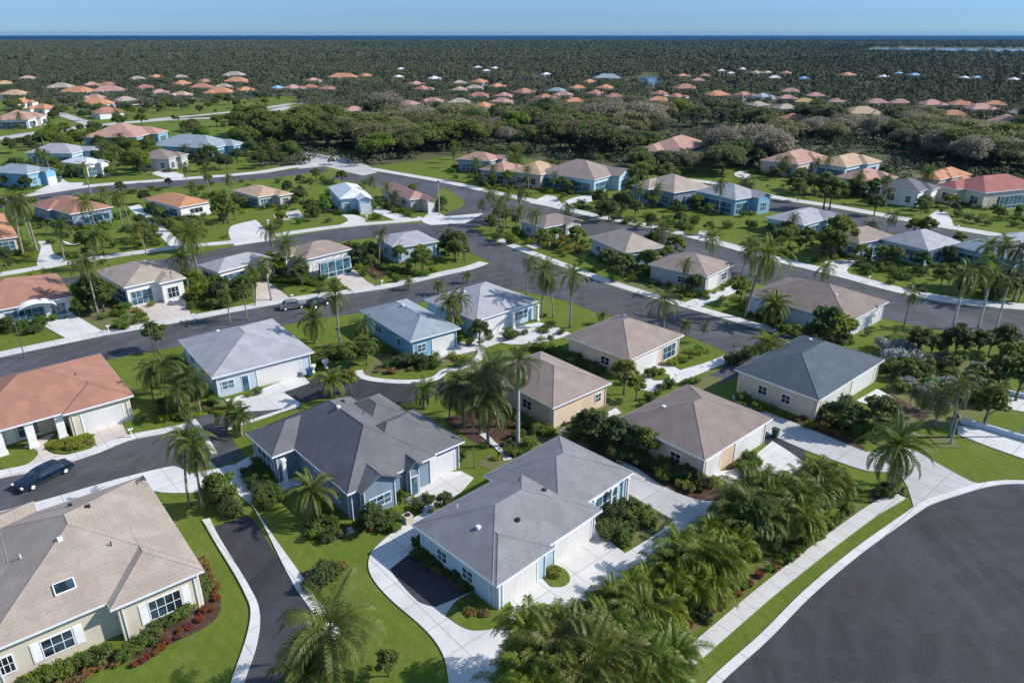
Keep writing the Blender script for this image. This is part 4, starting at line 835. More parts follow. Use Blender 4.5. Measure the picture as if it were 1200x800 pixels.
P_('silver', 'shrub', [L_(shrub_proto, s, 'silver', .9, 1.1, 1200, .07) for s in (50,)])
P_('spiky', 'shrub', [L_(cluster_proto, 51, 'shrub', 1, .25, .95, 14, .22, 12, .1, 'spiky_shrub', .05)])
PLANTS = []
RG = random.Random(5)
DESC = dict(tall='slender feathery palm', coco='dark arching coconut palm', royal='tall white-trunked palm', short='short stout palm', date='bushy date palm', areca='big bushy palm clump', clump='low palm clump',
    oak='spreading green oak', darktree='dark green tree', brighttree='bright green tree', baretree='grey half-bare tree', olivetree='olive green tree', small='small leafy tree', smalldark='small dark tree', lemon='small yellow-green tree',
    round='dense dark shrub', green='leafy green shrub', yel='yellow-green shrub', red='red-leaved shrub', rust='rust-coloured shrub', silver='silvery shrub', spiky='spiky green plant')
def put(key, x, y, z=0, h=None, s=None, desc=None, world=False):
    g = Vector((x, y)) if world else G(x, y); i = RG.randrange(9); pr = var(key, i)
    sc = s if s else (h / pr['h'] if h else 1.0)
    o = copy_tree(pr); o.location = (g.x, g.y, z); o.rotation_euler = (0, 0, RG.uniform(0, 6.28)); wd = RG.uniform(.93, 1.07); o.scale = (sc * wd, sc * wd, sc)
    if 'h' in o: del o['h']
    PLANTS.append((o, key, desc or DESC[key], g.x, g.y)); return o
def up(key, x, y, ytop, desc=None, sc=1.0):
    """base at photo point x,y; top of the crown at photo height ytop"""
    return put(key, x, y, h=max(.5, hgt(x, y, ytop)) * sc, desc=desc)
def row(key, p, q, n, s=1.0, jit=.25):
    a, b = G(*p), G(*q)
    for i in range(n):
        g = a.lerp(b, (i + .5) / n) + Vector((RG.uniform(-jit, jit), RG.uniform(-jit, jit))); k = key if isinstance(key, str) else RG.choice(key)
        put(k, g.x, g.y, s=s * RG.uniform(.8, 1.2), world=True)
def inside(p, poly):
    c = False; n = len(poly)
    for i in range(n):
        a, b = poly[i], poly[(i + 1) % n]
        if (a.y > p.y) != (b.y > p.y) and p.x < (b.x - a.x) * (p.y - a.y) / (b.y - a.y) + a.x: c = not c
    return c
def scatter(keys, px, n, s=1.0, gap=.9):
    poly = [G(*p) for p in px]; xs = [p.x for p in poly]; ys = [p.y for p in poly]; pts = []; n = max(1, round(n * .8)); tries = 0
    while len(pts) < n and tries < n * 60:
        tries += 1; p = Vector((RG.uniform(min(xs), max(xs)), RG.uniform(min(ys), max(ys))))
        if inside(p, poly) and all((p - q).length > gap for q in pts) and all((p.x - f[0])**2 + (p.y - f[1])**2 > (f[2] * .8)**2 for f in FOOT): pts.append(p)
    for p in pts: put(RG.choice(keys), p.x, p.y, s=s * RG.uniform(.75, 1.25), world=True)

# ------------------------------------------------------------------ plants: foreground
up('royal', 607, 523, 408, 'tallest white-trunked palm')
for x, y, t in ((563, 508, 422), (543, 498, 432), (583, 500, 418), (572, 522, 446), (527, 490, 445)): up('coco', x, y, t)
up('short', 497, 478, 447); up('short', 390, 470, 435)
for x, y, t in ((222, 592, 505), (238, 596, 510), (246, 588, 520)): up('tall', x, y, t)
up('date', 372, 610, 560); up('coco', 398, 832, 718); up('short', 362, 840, 772); up('small', 455, 792, 762)
for x, y, t in ((640, 835, 748), (688, 826, 736), (738, 814, 738), (672, 858, 765), (768, 800, 748), (720, 850, 775), (726, 748, 692), (762, 730, 682), (745, 764, 710), (790, 698, 642), (820, 686, 628), (842, 668, 620), (806, 710, 660), (880, 632, 572), (910, 616, 562), (942, 598, 550), (962, 588, 545), (924, 628, 578), (893, 608, 558)): up('areca', x, y, t)
up('smalldark', 876, 650, 590); row(['rust', 'green', 'red', 'yel', 'green'], (790, 748), (1002, 596), 26, .75, .35); up('date', 1041, 575, 503)
for x, y, t in ((1108, 415, 305), (1146, 385, 308), (1165, 392, 318)): up('royal', x, y, t, 'tall swaying palm')
up('tall', 1059, 383, 335); up('tall', 1112, 512, 440); up('coco', 1095, 500, 448); up('tall', 1153, 500, 445); up('coco', 1078, 488, 452); up('tall', 1130, 480, 430); up('small', 1153, 498, 452)
for x, y, t in ((617, 345, 298), (635, 372, 300), (668, 384, 312), (648, 372, 322)): up('tall', x, y, t)
for x, y, t in ((874, 372, 278), (885, 325, 278), (868, 328, 288), (896, 322, 282)): up('tall', x, y, t)
up('short', 897, 428, 390); up('short', 705, 380, 365); up('tall', 822, 400, 376); up('short', 803, 392, 374)
up('tall', 399, 412, 330); up('date', 370, 402, 362); up('short', 430, 420, 392); up('tall', 180, 412, 374); up('small', 410, 430, 398)
up('lemon', 731, 462, 420, 'tall yellow-green tree'); up('lemon', 745, 470, 440); up('small', 185, 412, 376)
for x, y, t in ((205, 470, 412), (190, 462, 420), (222, 476, 430), (235, 482, 440), (212, 488, 446), (180, 470, 425)): up('coco', x, y, t, 'dark palm')
up('smalldark', 112, 470, 470) if False else None
for x, y, t in ((275, 505, 470), (283, 510, 478)): up('short', x, y, t)
scatter(['green', 'round', 'yel'], [(172, 478), (215, 470), (232, 490), (205, 500), (170, 497)], 16, 1.2, .9)
scatter(['yel', 'rust', 'yel'], [(56, 518), (70, 512), (88, 505), (108, 512), (108, 522), (90, 528), (64, 528)], 20, .9, .6)
row('rust', (80, 505), (104, 503), 4, 1.1); row('green', (248, 470), (266, 482), 5, 1.0); row(['rust', 'yel'], (238, 478), (262, 488), 5, .8)
row(['green', 'yel', 'green'], (142, 777), (228, 708), 13, .95); row('red', (160, 782), (252, 712), 13, .75, .3); row('rust', (236, 660), (252, 700), 6, .8)
row(['green', 'green', 'yel'], (20, 812), (118, 772), 13, 1.15); row('rust', (60, 808), (140, 778), 6, .8); row(['red', 'rust'], (244, 660), (256, 705), 7, .7); row(['green'], (235, 668), (240, 705), 6, .9)
row('round', (370, 690), (392, 668), 4, 1.35); row(['rust', 'green'], (362, 692), (402, 664), 5, .9)
up('small', 262, 598, 552); row('round', (245, 575), (275, 605), 6, 1.25); row('green', (300, 540), (330, 590), 8, 1.0); row('round', (290, 555), (315, 598), 6, 1.1)
scatter(['round', 'green', 'red'], [(362, 604), (378, 600), (405, 626), (392, 636), (370, 628)], 9, 1.0, .8)
up('smalldark', 437, 622, 592); scatter(['green', 'red', 'yel', 'round'], [(420, 622), (432, 606), (470, 602), (468, 620), (445, 626)], 14, .85, .7)
scatter(['yel', 'green', 'spiky', 'round'], [(478, 600), (480, 585), (500, 572), (512, 585), (500, 598)], 6, .8, .8); up('smalldark', 521, 600, 578); row('spiky', (462, 578), (468, 588), 3, 1.6)
row(['round', 'rust', 'round'], (488, 640), (560, 690), 13, 1.1); row(['green', 'rust', 'round'], (484, 646), (545, 695), 10, .8); scatter(['yel', 'red', 'rust', 'green'], [(538, 708), (560, 694), (590, 706), (575, 722), (550, 724)], 12, .9, .7)
row(['rust', 'yel'], (642, 668), (652, 678), 3, .9); scatter(['green', 'round'], [(700, 610), (740, 590), (765, 615), (730, 638), (705, 630)], 16, 1.2, 1.0)
scatter(['round', 'green', 'round'], [(720, 540), (740, 528), (790, 545), (830, 560), (825, 572), (780, 565)], 20, 1.25, 1.0); scatter(['yel'], [(790, 560), (830, 565), (838, 574), (815, 580), (790, 572)], 9, 1.2, .8)
for x, y, t in ((722, 528, 490), (745, 532, 500), (702, 522, 486), (688, 515, 480)): up('smalldark', x, y, t)
up('small', 758, 538, 500); scatter(['round', 'green'], [(655, 500), (680, 495), (740, 520), (700, 530)], 12, 1.2, 1.0); scatter(['green', 'yel'], [(850, 545), (872, 533), (890, 548), (872, 558)], 10, 1.0, .7)
scatter(['round', 'green', 'dummy' if False else 'green'], [(610, 505), (640, 515), (650, 530), (610, 540), (590, 520)], 8, 1.0, 1.0)
scatter(['green', 'rust', 'round'], [(620, 480), (645, 500), (640, 512), (600, 500)], 8, 1.2, 1.0); row('round', (515, 530), (540, 545), 5, 1.3)
scatter(['green', 'yel', 'spiky'], [(560, 525), (600, 520), (605, 535), (575, 540)], 6, .9, .8)
row(['round', 'round', 'green'], (960, 485), (1015, 515), 8, 1.8); up('smalldark', 985, 508, 466, 'big dark bush-like tree'); up('small', 1025, 512, 462); up('small', 1040, 500, 470); row('rust', (940, 490), (985, 512), 8, .9)
scatter(['rust', 'spiky', 'round', 'green'], [(1018, 585), (1028, 570), (1056, 568), (1058, 578), (1040, 585)], 9, .9, .7)
scatter(['green', 'round', 'green', 'silver'], [(1035, 430), (1110, 420), (1180, 440), (1170, 470), (1110, 480), (1050, 460)], 34, 1.7, 1.8); scatter(['silver'], [(1030, 412), (1060, 405), (1085, 425), (1050, 432)], 8, 1.8, 1.4)
for x, y, t in ((1180, 452, 400), (1165, 446, 418), (1140, 450, 425), (1060, 445, 420), (1190, 470, 415)): up('small', x, y, t)
for x in (1074, 1090, 1101, 1118, 1129, 1145, 1158, 1172): up('smalldark', x, 414 + (x % 7), 380 + (x * 7) % 13, 'rounded dark hedge tree')
scatter(['yel', 'green'], [(1040, 400), (1070, 395), (1070, 405), (1045, 412)], 5, 1.4)
scatter(['green', 'round', 'rust'], [(440, 438), (455, 425), (520, 425), (540, 430), (500, 438)], 16, 1.1, .9); row('round', (465, 430), (508, 428), 8, 1.5); row(['red', 'yel'], (530, 418), (545, 424), 4, 1.0)
up('smalldark', 430, 428, 400); row(['green', 'yel'], (372, 425), (395, 418), 5, 1.4); up('lemon', 411, 462, 432); row('green', (395, 440), (410, 440), 4, 1.0); row('round', (345, 440), (380, 420), 5, 1.3)
scatter(['green', 'yel', 'round'], [(610, 388), (650, 380), (668, 395), (630, 400)], 9, 1.0, .9); row('round', (590, 400), (618, 392), 4, 1.1)
row('round', (667, 420), (705, 440), 9, 1.2); row('green', (620, 408), (665, 418), 8, 1.2); scatter(['yel', 'rust', 'green'], [(775, 428), (800, 418), (825, 408), (830, 416), (800, 428)], 12, .95, .9)
row('round', (852, 428), (878, 418), 6, 1.3); row('green', (800, 452), (820, 448), 3, 1); scatter(['green', 'round'], [(745, 484), (775, 450), (790, 455), (760, 475)], 6, 1, 1)
scatter(['yel', 'green'], [(868, 476), (880, 470), (893, 478), (885, 484)], 4, 1.0)
# ------------------------------------------------------------------ plants: middle distance
up('smalldark', 113, 366, 322, 'round dense tree'); up('smalldark', 122, 366, 326, 'round dense tree'); up('smalldark', 105, 364, 330, 'round dense tree')
up('tall', 116, 372, 300); scatter(['rust', 'green', 'green'], [(110, 378), (150, 358), (178, 372), (140, 388)], 12, 1.3, 1.2); scatter(['green', 'round'], [(0, 392), (20, 376), (55, 382), (50, 395)], 14, 1.2, 1)
for x, y, t in ((224, 330, 262), (235, 334, 258), (112, 318, 268), (44, 296, 225), (28, 300, 222), (144, 268, 222), (152, 264, 224), (267, 262, 222), (262, 258, 226), (299, 358, 312), (318, 352, 300), (270, 380, 338), (290, 375, 330), (36, 282, 240), (180, 215, 200)): up('tall', x, y, t)
for x, y, t in ((112, 300, 262), (102, 298, 268), (122, 298, 268), (224, 295, 258), (232, 292, 256), (268, 262, 232), (275, 258, 235), (160, 280, 262), (170, 283, 258), (182, 280, 262), (262, 262, 228)): up('small', x, y, t)
scatter(['green', 'round'], [(220, 352), (262, 330), (305, 335), (300, 352), (250, 366)], 24, 1.6, 1.5); scatter(['smalldark', 'small'], [(222, 350), (262, 330), (305, 330), (298, 350), (245, 362)], 10, .8, 3)
scatter(['green', 'yel'], [(150, 285), (190, 280), (195, 288), (155, 292)], 8, 1.4, 1); scatter(['green', 'yel', 'round'], [(10, 295), (35, 285), (45, 300), (30, 305)], 8, 1.4, 1)
row('round', (178, 262), (205, 268), 6, 1.6); row('green', (320, 330), (375, 335), 12, 1.2); row('round', (330, 330), (380, 330), 8, 1.2); scatter(['smalldark', 'small'], [(300, 325), (335, 310), (340, 322), (310, 330)], 5, .8, 2)
scatter(['small', 'smalldark'], [(415, 310), (438, 290), (450, 310), (430, 322)], 5, .9, 2); row('green', (445, 315), (500, 325), 9, 1.2); row('yel', (450, 322), (515, 318), 6, 1.0)
scatter(['smalldark'], [(510, 300), (520, 288), (542, 296), (545, 306), (520, 308)], 5, .85, 1.8); up('tall', 487, 320, 290); up('short', 480, 340, 326); up('short', 515, 345, 328); up('short', 548, 332, 318)
scatter(['small', 'brighttree' if False else 'small', 'smalldark'], [(350, 262), (362, 248), (385, 252), (372, 262)], 5, 1.0, 2); scatter(['small', 'smalldark'], [(340, 240), (360, 228), (372, 240), (360, 248)], 6, .8, 2)
scatter(['green', 'round'], [(442, 240), (500, 240), (520, 250), (460, 250)], 12, 1.4, 1.5); scatter(['small'], [(500, 245), (520, 245), (518, 252)], 2, .8)
scatter(['tall', 'small', 'smalldark', 'tall'], [(562, 268), (575, 252), (600, 252), (622, 262), (612, 276), (585, 278)], 16, .85, 2.2); scatter(['green', 'round', 'yel'], [(560, 274), (620, 270), (640, 290), (580, 286)], 14, 1.6, 1.5)
scatter(['yel', 'rust', 'red', 'green'], [(645, 292), (655, 278), (682, 282), (684, 296), (660, 300)], 20, 1.5, 1.0); scatter(['green', 'round', 'yel'], [(690, 318), (740, 318), (780, 320), (770, 335), (710, 330)], 14, 1.3, 1.4)
scatter(['round', 'rust', 'green'], [(795, 345), (800, 330), (830, 335), (828, 352)], 12, 1.3, 1.1); scatter(['green'], [(860, 345), (885, 350), (880, 372), (850, 362)], 3, 1); scatter(['round', 'green'], [(890, 372), (905, 380), (985, 405), (960, 412), (900, 385)], 10, 1.6, 1.5)
up('smalldark', 965, 412, 360, 'round green tree'); up('small', 975, 414, 362, 'round green tree'); up('short', 905, 385, 345); up('tall', 1052, 300, 270) if False else None
scatter(['green', 'small', 'round', 'smalldark'], [(680, 245), (700, 238), (740, 250), (800, 262), (838, 278), (780, 276), (700, 258)], 26, 1.0, 2.4); scatter(['green', 'round', 'yel'], [(690, 250), (840, 270), (835, 282), (760, 268), (690, 256)], 20, 1.6, 1.8)
scatter(['small', 'round', 'green'], [(555, 208), (600, 210), (690, 222), (680, 230), (560, 218)], 20, 1.1, 3); up('tall', 645, 212, 186); up('tall', 648, 226, 200); up('tall', 655, 214, 188); up('small', 742, 234, 208); up('small', 748, 234, 212)
scatter(['small', 'green', 'smalldark'], [(960, 300), (975, 285), (992, 292), (985, 306)], 6, .9, 1.8); up('small', 968, 303, 262, 'leafy tree in front of lawn'); up('small', 975, 306, 268); up('small', 980, 300, 250)
scatter(['green', 'round'], [(1000, 305), (1090, 322), (1080, 330), (1015, 322)], 22, 1.4, 1.2); scatter(['round', 'green', 'small'], [(900, 292), (920, 280), (960, 290), (940, 300)], 10, 1.1, 2)
up('smalldark', 1024, 253, 228, 'round lollipop tree'); up('small', 935, 236, 212); up('small', 965, 246, 200); up('small', 972, 246, 205)
scatter(['small', 'round', 'smalldark', 'tall'], [(1120, 350), (1130, 330), (1180, 335), (1200, 350), (1180, 355)], 12, 1.1, 2.4); scatter(['areca', 'small'], [(1150, 350), (1190, 345), (1215, 355), (1180, 362)], 5, .9, 3)
scatter(['round', 'small', 'green'], [(1075, 240), (1110, 238), (1112, 248), (1085, 250)], 8, 1, 2.5); scatter(['round', 'green', 'yel'], [(1115, 252), (1220, 255), (1240, 272), (1130, 262)], 24, 1.7, 2); scatter(['smalldark', 'small', 'round'], [(925, 222), (1040, 228), (1040, 236), (930, 230)], 20, 1.2, 3)
scatter(['round', 'green', 'smalldark'], [(880, 198), (960, 200), (960, 206), (890, 206)], 8, 1.2, 4)
for px, n, ks in [([(110, 190), (125, 160), (178, 165), (190, 195), (150, 205)], 50, ['brighttree', 'small', 'darktree']), ([(222, 195), (230, 178), (345, 178), (345, 195), (230, 204)], 36, ['small', 'darktree', 'smalldark']),
    ([(0, 185), (50, 162), (130, 156), (110, 170), (20, 190)], 28, ['darktree', 'brighttree', 'small']), ([(0, 220), (15, 205), (95, 205), (90, 212), (30, 222)], 12, ['small', 'smalldark']), ([(0, 152), (0, 120), (60, 118), (130, 138), (60, 150)], 34, ['darktree', 'oak', 'small']),
    ([(125, 142), (190, 126), (290, 116), (330, 114), (300, 132)], 34, ['darktree', 'small', 'brighttree']), ([(190, 165), (215, 150), (345, 145), (345, 170), (290, 172)], 26, ['darktree', 'oak', 'brighttree'])]:
    scatter(ks, px, n, .62 if 'darktree' in ks else .9, 4)

def los_cap(x, y, r, h, houses=None):
    """height a crown may have without hiding the roof that shows behind it"""
    for (hx, hy, W, zt) in (houses or VIEWS):
        if y < hy and abs(x / y - hx / hy) * hy < W * .5 + r * hy / y * .7:
            h = min(h, HC - (HC - zt) * (math.hypot(x, y) / math.hypot(hx, hy)))
    return h
VIEWS = FHP + [(hx, hy, 13, 2.2) for hx, hy, _, _ in HOUSES]
# planting along the house walls further back
for O_, u_, v_, W_, D_, near_, gar_ in HG:
    if O_.y < 78: continue
    RGH = random.Random(int(O_.x * 13 + O_.y * 7)); m_ = 1.1
    per = [(x, -D_ / 2 - m_, 'S') for x in np.arange(-W_ / 2, W_ / 2, 1.7)] + [(-W_ / 2 - m_, y, 'W') for y in np.arange(-D_ / 2, D_ / 2, 1.7)] + [(W_ / 2 + m_, y, 'E') for y in np.arange(-D_ / 2, D_ / 2, 2.2)]
    for x, y, sd in per:
        if sd == 'S' and gar_ and x > -.5: continue
        if RGH.random() < .68:
            p = O_ + u_ * (x + RGH.uniform(-.3, .3)) + v_ * (y + RGH.uniform(-.5, .2) * (sd == 'S')); put(RGH.choice(['round', 'green', 'green', 'yel', 'rust']), p.x, p.y, s=RGH.uniform(.7, 1.5) * (1.15 if O_.y > 130 else .9), world=True)
    for k in range(0 if near_ and O_.y < 90 else 3 if O_.y > 100 else 1):
        sx = RGH.choice([-1, 1]); p = O_ + u_ * sx * (W_ / 2 + RGH.uniform(1.8, 3)) + v_ * RGH.uniform(-.6, .4) * D_
        put(RGH.choice(['tall', 'small', 'smalldark', 'small', 'tall', 'coco']), p.x, p.y, s=RGH.uniform(.65, 1.0), world=True)

def paved(p):
    return any(a < p.x < b and c < p.y < d and inside(p, P) for P, a, b, c, d in SHEETS)
def lots(px, keys, n, s0, gap):
    poly = [G(*p) for p in px]; xs = [p.x for p in poly]; ys = [p.y for p in poly]; pts = []; t = 0
    while len(pts) < n and t < n * 50:
        t += 1; p = Vector((RG.uniform(min(xs), max(xs)), RG.uniform(min(ys), max(ys))))
        if not inside(p, poly) or paved(p) or any((p - q).length < gap for q in pts) or any((p.x - f[0])**2 + (p.y - f[1])**2 < (f[2] + .6)**2 for f in FOOT): continue
        pts.append(p); k = RG.choice(keys); pr = var(k, 0); h = s0 * pr['h'] * RG.uniform(.75, 1.2)
        if k != 'tall': h = los_cap(p.x, p.y, 2, h)
        if h < pr['h'] * .35: pts.pop(); continue
        put(k, p.x, p.y, h=h, world=True)
    return pts
# ------------------------------------------------------------------ the wooded belt: single trees
LAWNG = [G(*p) for p in LAWNPX]; LAWNS = smooth_poly(LAWNG)
BELT = []
lots([(0, 335), (0, 245), (300, 206), (470, 212), (520, 250), (400, 262), (280, 283)], ['small', 'smalldark', 'small', 'tall'], 26, .95, 3.5)
lots([(0, 335), (0, 245), (300, 206), (470, 212), (520, 250), (400, 262), (280, 283)], ['green', 'round', 'yel'], 85, 1.5, 1.4)
lots([(0, 230), (0, 160), (130, 145), (300, 136), (345, 190), (150, 208)], ['small', 'smalldark', 'brighttree', 'tall'], 36, .85, 5)
lots([(0, 158), (0, 118), (345, 112), (340, 122), (150, 138)], ['small', 'smalldark', 'darktree'], 40, .8, 5)
lots([(545, 180), (760, 200), (800, 215), (900, 240), (880, 295), (600, 232), (520, 205)], ['small', 'smalldark', 'tall', 'brighttree'], 26, .75, 4); lots([(545, 180), (760, 200), (800, 215), (900, 240), (880, 295), (600, 232), (520, 205)], ['green', 'round', 'yel'], 70, 1.7, 1.8)
lots([(880, 205), (1200, 215), (1200, 270), (900, 228)], ['small', 'smalldark', 'green', 'round'], 40, .9, 3.2); lots([(620, 290), (700, 280), (870, 310), (900, 380), (780, 345)], ['green', 'round', 'yel', 'small'], 36, 1.2, 2)
lots([(900, 300), (900, 255), (1100, 280), (1200, 300), (1200, 355), (1020, 335)], ['green', 'round', 'small', 'yel'], 44, 1.2, 2.2); lots([(120, 390), (300, 320), (420, 300), (560, 290), (540, 320), (300, 355)], ['green', 'round', 'yel', 'small'], 46, 1.15, 1.8)
def belt(keys, px, n, h, gap=6.5):
    poly = [G(*p) for p in px]; xs = [p.x for p in poly]; ys = [p.y for p in poly]; k = 0; tries = 0
    while k < n and tries < n * 90:
        tries += 1; p = Vector((RG.uniform(min(xs), max(xs)), RG.uniform(min(ys), max(ys))))
        if not inside(p, poly) or any((p - q).length < gap for q in BELT) or any((p.x - f[0])**2 + (p.y - f[1])**2 < (f[2] + 2)**2 for f in FOOT): continue
        hh = los_cap(p.x, p.y, 4, h * RG.uniform(.9, 1.45))
        if hh < h * .4: continue
        BELT.append(p); k += 1; o = put(RG.choice(keys), p.x, p.y, h=hh, world=True); o.scale = (o.scale[0] * 1.32, o.scale[1] * 1.32, o.scale[2])
belt(['brighttree', 'brighttree', 'oak'], [(283, 186), (345, 172), (395, 176), (392, 158), (290, 158)], 13, 10.5, 7)
belt(['brighttree', 'oak', 'olivetree'], [(400, 172), (545, 176), (545, 160), (420, 158)], 14, 8.5)
belt(['brighttree', 'olivetree', 'oak'], [(400, 184), (430, 192), (545, 178), (545, 168), (400, 170)], 14, 7.5, 5.5)
belt(['baretree', 'olivetree', 'baretree', 'darktree'], [(420, 158), (560, 160), (560, 140), (440, 136), (415, 145)], 24, 10)
belt(['olivetree', 'oak', 'brighttree', 'baretree'], [(545, 176), (640, 178), (760, 192), (760, 170), (640, 155), (545, 155)], 30, 8.5)
belt(['baretree', 'oak', 'olivetree', 'darktree'], [(560, 155), (760, 170), (790, 150), (760, 134), (600, 132), (560, 138)], 40, 9.5)
belt(['brighttree', 'oak', 'olivetree'], [(735, 200), (770, 184), (860, 196), (850, 206), (800, 205)], 10, 6.5)
belt(['baretree', 'olivetree', 'darktree'], [(845, 185), (905, 178), (905, 196), (850, 198)], 9, 9)
belt(['brighttree', 'oak', 'darktree'], [(790, 150), (905, 165), (990, 150), (960, 136), (800, 134)], 26, 8.5)
belt(['baretree', 'olivetree', 'oak'], [(905, 170), (1035, 178), (1130, 200), (1260, 205), (1260, 185), (1040, 150), (990, 150)], 42, 9)
belt(['darktree', 'oak', 'olivetree'], [(1040, 150), (1260, 185), (1260, 150), (1060, 140)], 26, 8.5)
# ------------------------------------------------------------------ far forest: one mass
def forest():
    rng = np.random.default_rng(3); pts = []
    def ring(d0, d1, sp, r, h, nq, qs):
        area = .80 * (d1**2 - d0**2); n = int(area / sp**2)
        d = np.sqrt(rng.uniform(d0**2, d1**2, n)); a = rng.uniform(-.80, .80, n)
        pts.append((a * d, d, np.full(n, r) * rng.choice([.6, .85, 1.05, 1.6], n, p=[.3, .3, .25, .15]) * rng.uniform(.85, 1.15, n), np.full(n, h) * (rng.uniform(.55, 1.2, n) + (rng.random(n) > .93) * .5), nq, qs))
    ring(200, 345, 5, 3, 3.4, 60, .6); ring(345, 620, 6.6, 4.0, 7.4, 80, .85); ring(620, 1100, 9, 5.4, 8.5, 60, 1.35); ring(1100, 2200, 15, 9.5, 9, 60, 2.3); ring(2200, 4290, 28, 17, 9.5, 60, 3.9)
    polyx = [p.x for p in LAWNS]; polyy = [p.y for p in LAWNS]
    lakes = [Vector(g) for g in ()]
    VV, FF, k = [], [], 0
    foot = np.array([(f[0], f[1], f[2]) for f in FOOT if f[1] > 200]); fh = np.array(FHP + [v for v in VIEWS if v[1] > 200])
    LK = [[G(*p) for p in q] for q in ([(590, 97), (642, 97), (642, 89), (595, 90)], [(745, 103), (776, 103), (774, 88), (747, 89)], [(1015, 61.5), (1080, 63), (1190, 64), (1270, 65), (1270, 58), (1200, 57.2), (1060, 55.8), (1018, 56)])]
    for x, y, r, h, nq, qs in pts:
        keep = np.ones(len(x), bool); n = len(polyx); ins = np.zeros(len(x), bool)
        for i in range(n):
            ax, ay, bx, by = polyx[i], polyy[i], polyx[(i + 1) % n], polyy[(i + 1) % n]
            if ay == by: continue
            c = ((ay > y) != (by > y)) & (x < (bx - ax) * (y - ay) / (by - ay) + ax); ins ^= c
        keep &= ~ins
        for L in LK:
            q = np.zeros(len(x), bool)
            for i in range(len(L)):
                a, b = L[i], L[(i + 1) % len(L)]; c = ((a.y > y) != (b.y > y)) & (x < (b.x - a.x) * (y - a.y) / (b.y - a.y + 1e-9) + a.x); q ^= c
            keep &= ~q
        if y.min() < 1000:
            for f in foot: keep &= (x - f[0])**2 + (y - f[1])**2 > (f[2] + r * .6)**2
            for hx, hy, W, zt in fh:
                if hy < y.min(): continue
                m = (y < hy) & (np.abs(x / y - hx / hy) * hy < W * .5 + r * .6); cap = HC - (HC - zt - .6) * np.hypot(x, y) / np.hypot(hx, hy); h = np.where(m, np.minimum(h, np.maximum(cap, 1.2)), h)
        x, y, r, h = x[keep], y[keep], r[keep], h[keep]; r = np.minimum(r, h * .9 + 1); n = len(x)
        # clearings
        P = rng.normal(size=(n, nq, 3)); P /= np.linalg.norm(P, axis=2, keepdims=True); P[..., 2] = np.abs(P[..., 2])
        Nn = P * .55 + rng.normal(size=P.shape) * .35 + np.array([.25, 0, .45]); Nn /= np.linalg.norm(Nn, axis=2, keepdims=True)
        rad = rng.uniform(.55, 1.05, (n, nq, 1)); C = P * rad; C[..., 0] *= r[:, None]; C[..., 1] *= r[:, None]; C[..., 2] = h[:, None] * .45 + C[..., 2] * h[:, None] * .5
        C[..., 0] += x[:, None]; C[..., 1] += y[:, None]
        V, F = leaf_quads(C.reshape(-1, 3), Nn.reshape(-1, 3), qs * .62, rng, .7); VV.append(V); FF.append(F + k); k += len(V)
    return np.concatenate(VV), np.concatenate(FF)
FM, _nt, _p = newmat('forest_canopy'); _co = coords(_nt, True); _g = N(_nt, 'ShaderNodeNewGeometry')
_a = mixc(_nt, noise(_nt, _co, .09, 3, .7, .3, .7), (.060, .080, .032), (.110, .116, .052))
_a = mixc(_nt, noise(_nt, _co, .03, 4, .6, .5, .7), _a, (.155, .145, .10))
_a = mixc(_nt, noise(_nt, _co, .0035, 5, .65, .38, .62), _a, mixc(_nt, .75, _a, (.030, .055, .028)))
_a = mixc(_nt, noise(_nt, _co, .0012, 4, .6, .42, .6, (.4, 1.6, 1)), _a, mixc(_nt, .7, _a, (.11, .115, .06)))
_a = mixc(_nt, _g.outputs['Random Per Island'], _a, mixc(_nt, .22, _a, (.02, .03, .015)))
_nt.links.new(_a, _p.inputs['Base Color']); _p.inputs['Roughness'].default_value = .8; _p.inputs['Specular IOR Level'].default_value = .1; softnormal(_nt, _p, .78)
V, F = forest(); fo = bpy.data.objects.new('forest', npmesh('forest', V, F, FM)); COL.objects.link(fo); tag(fo, 'dark wooded plain reaching from the villas to the sea', 'forest', None, 'stuff')

HAZE = .00003
if HAZE:
    hb = MB(); hb.box(-14500, -400, -3, 14500, 15500, 60); hm_ = bpy.data.materials.new('haze_air'); hm_.use_nodes = True; n_ = hm_.node_tree; n_.nodes.remove(n_.nodes['Principled BSDF'])
    v_ = N(n_, 'ShaderNodeVolumePrincipled'); v_.inputs['Color'].default_value = (.12, .40, .74, 1); v_.inputs['Density'].default_value = HAZE; v_.inputs['Anisotropy'].default_value = .2
    n_.links.new(v_.outputs[0], n_.nodes['Material Output'].inputs['Volume']); tag(hb.build('haze', hm_), 'thin blue haze over the far woods and sea', 'haze', None, 'stuff')
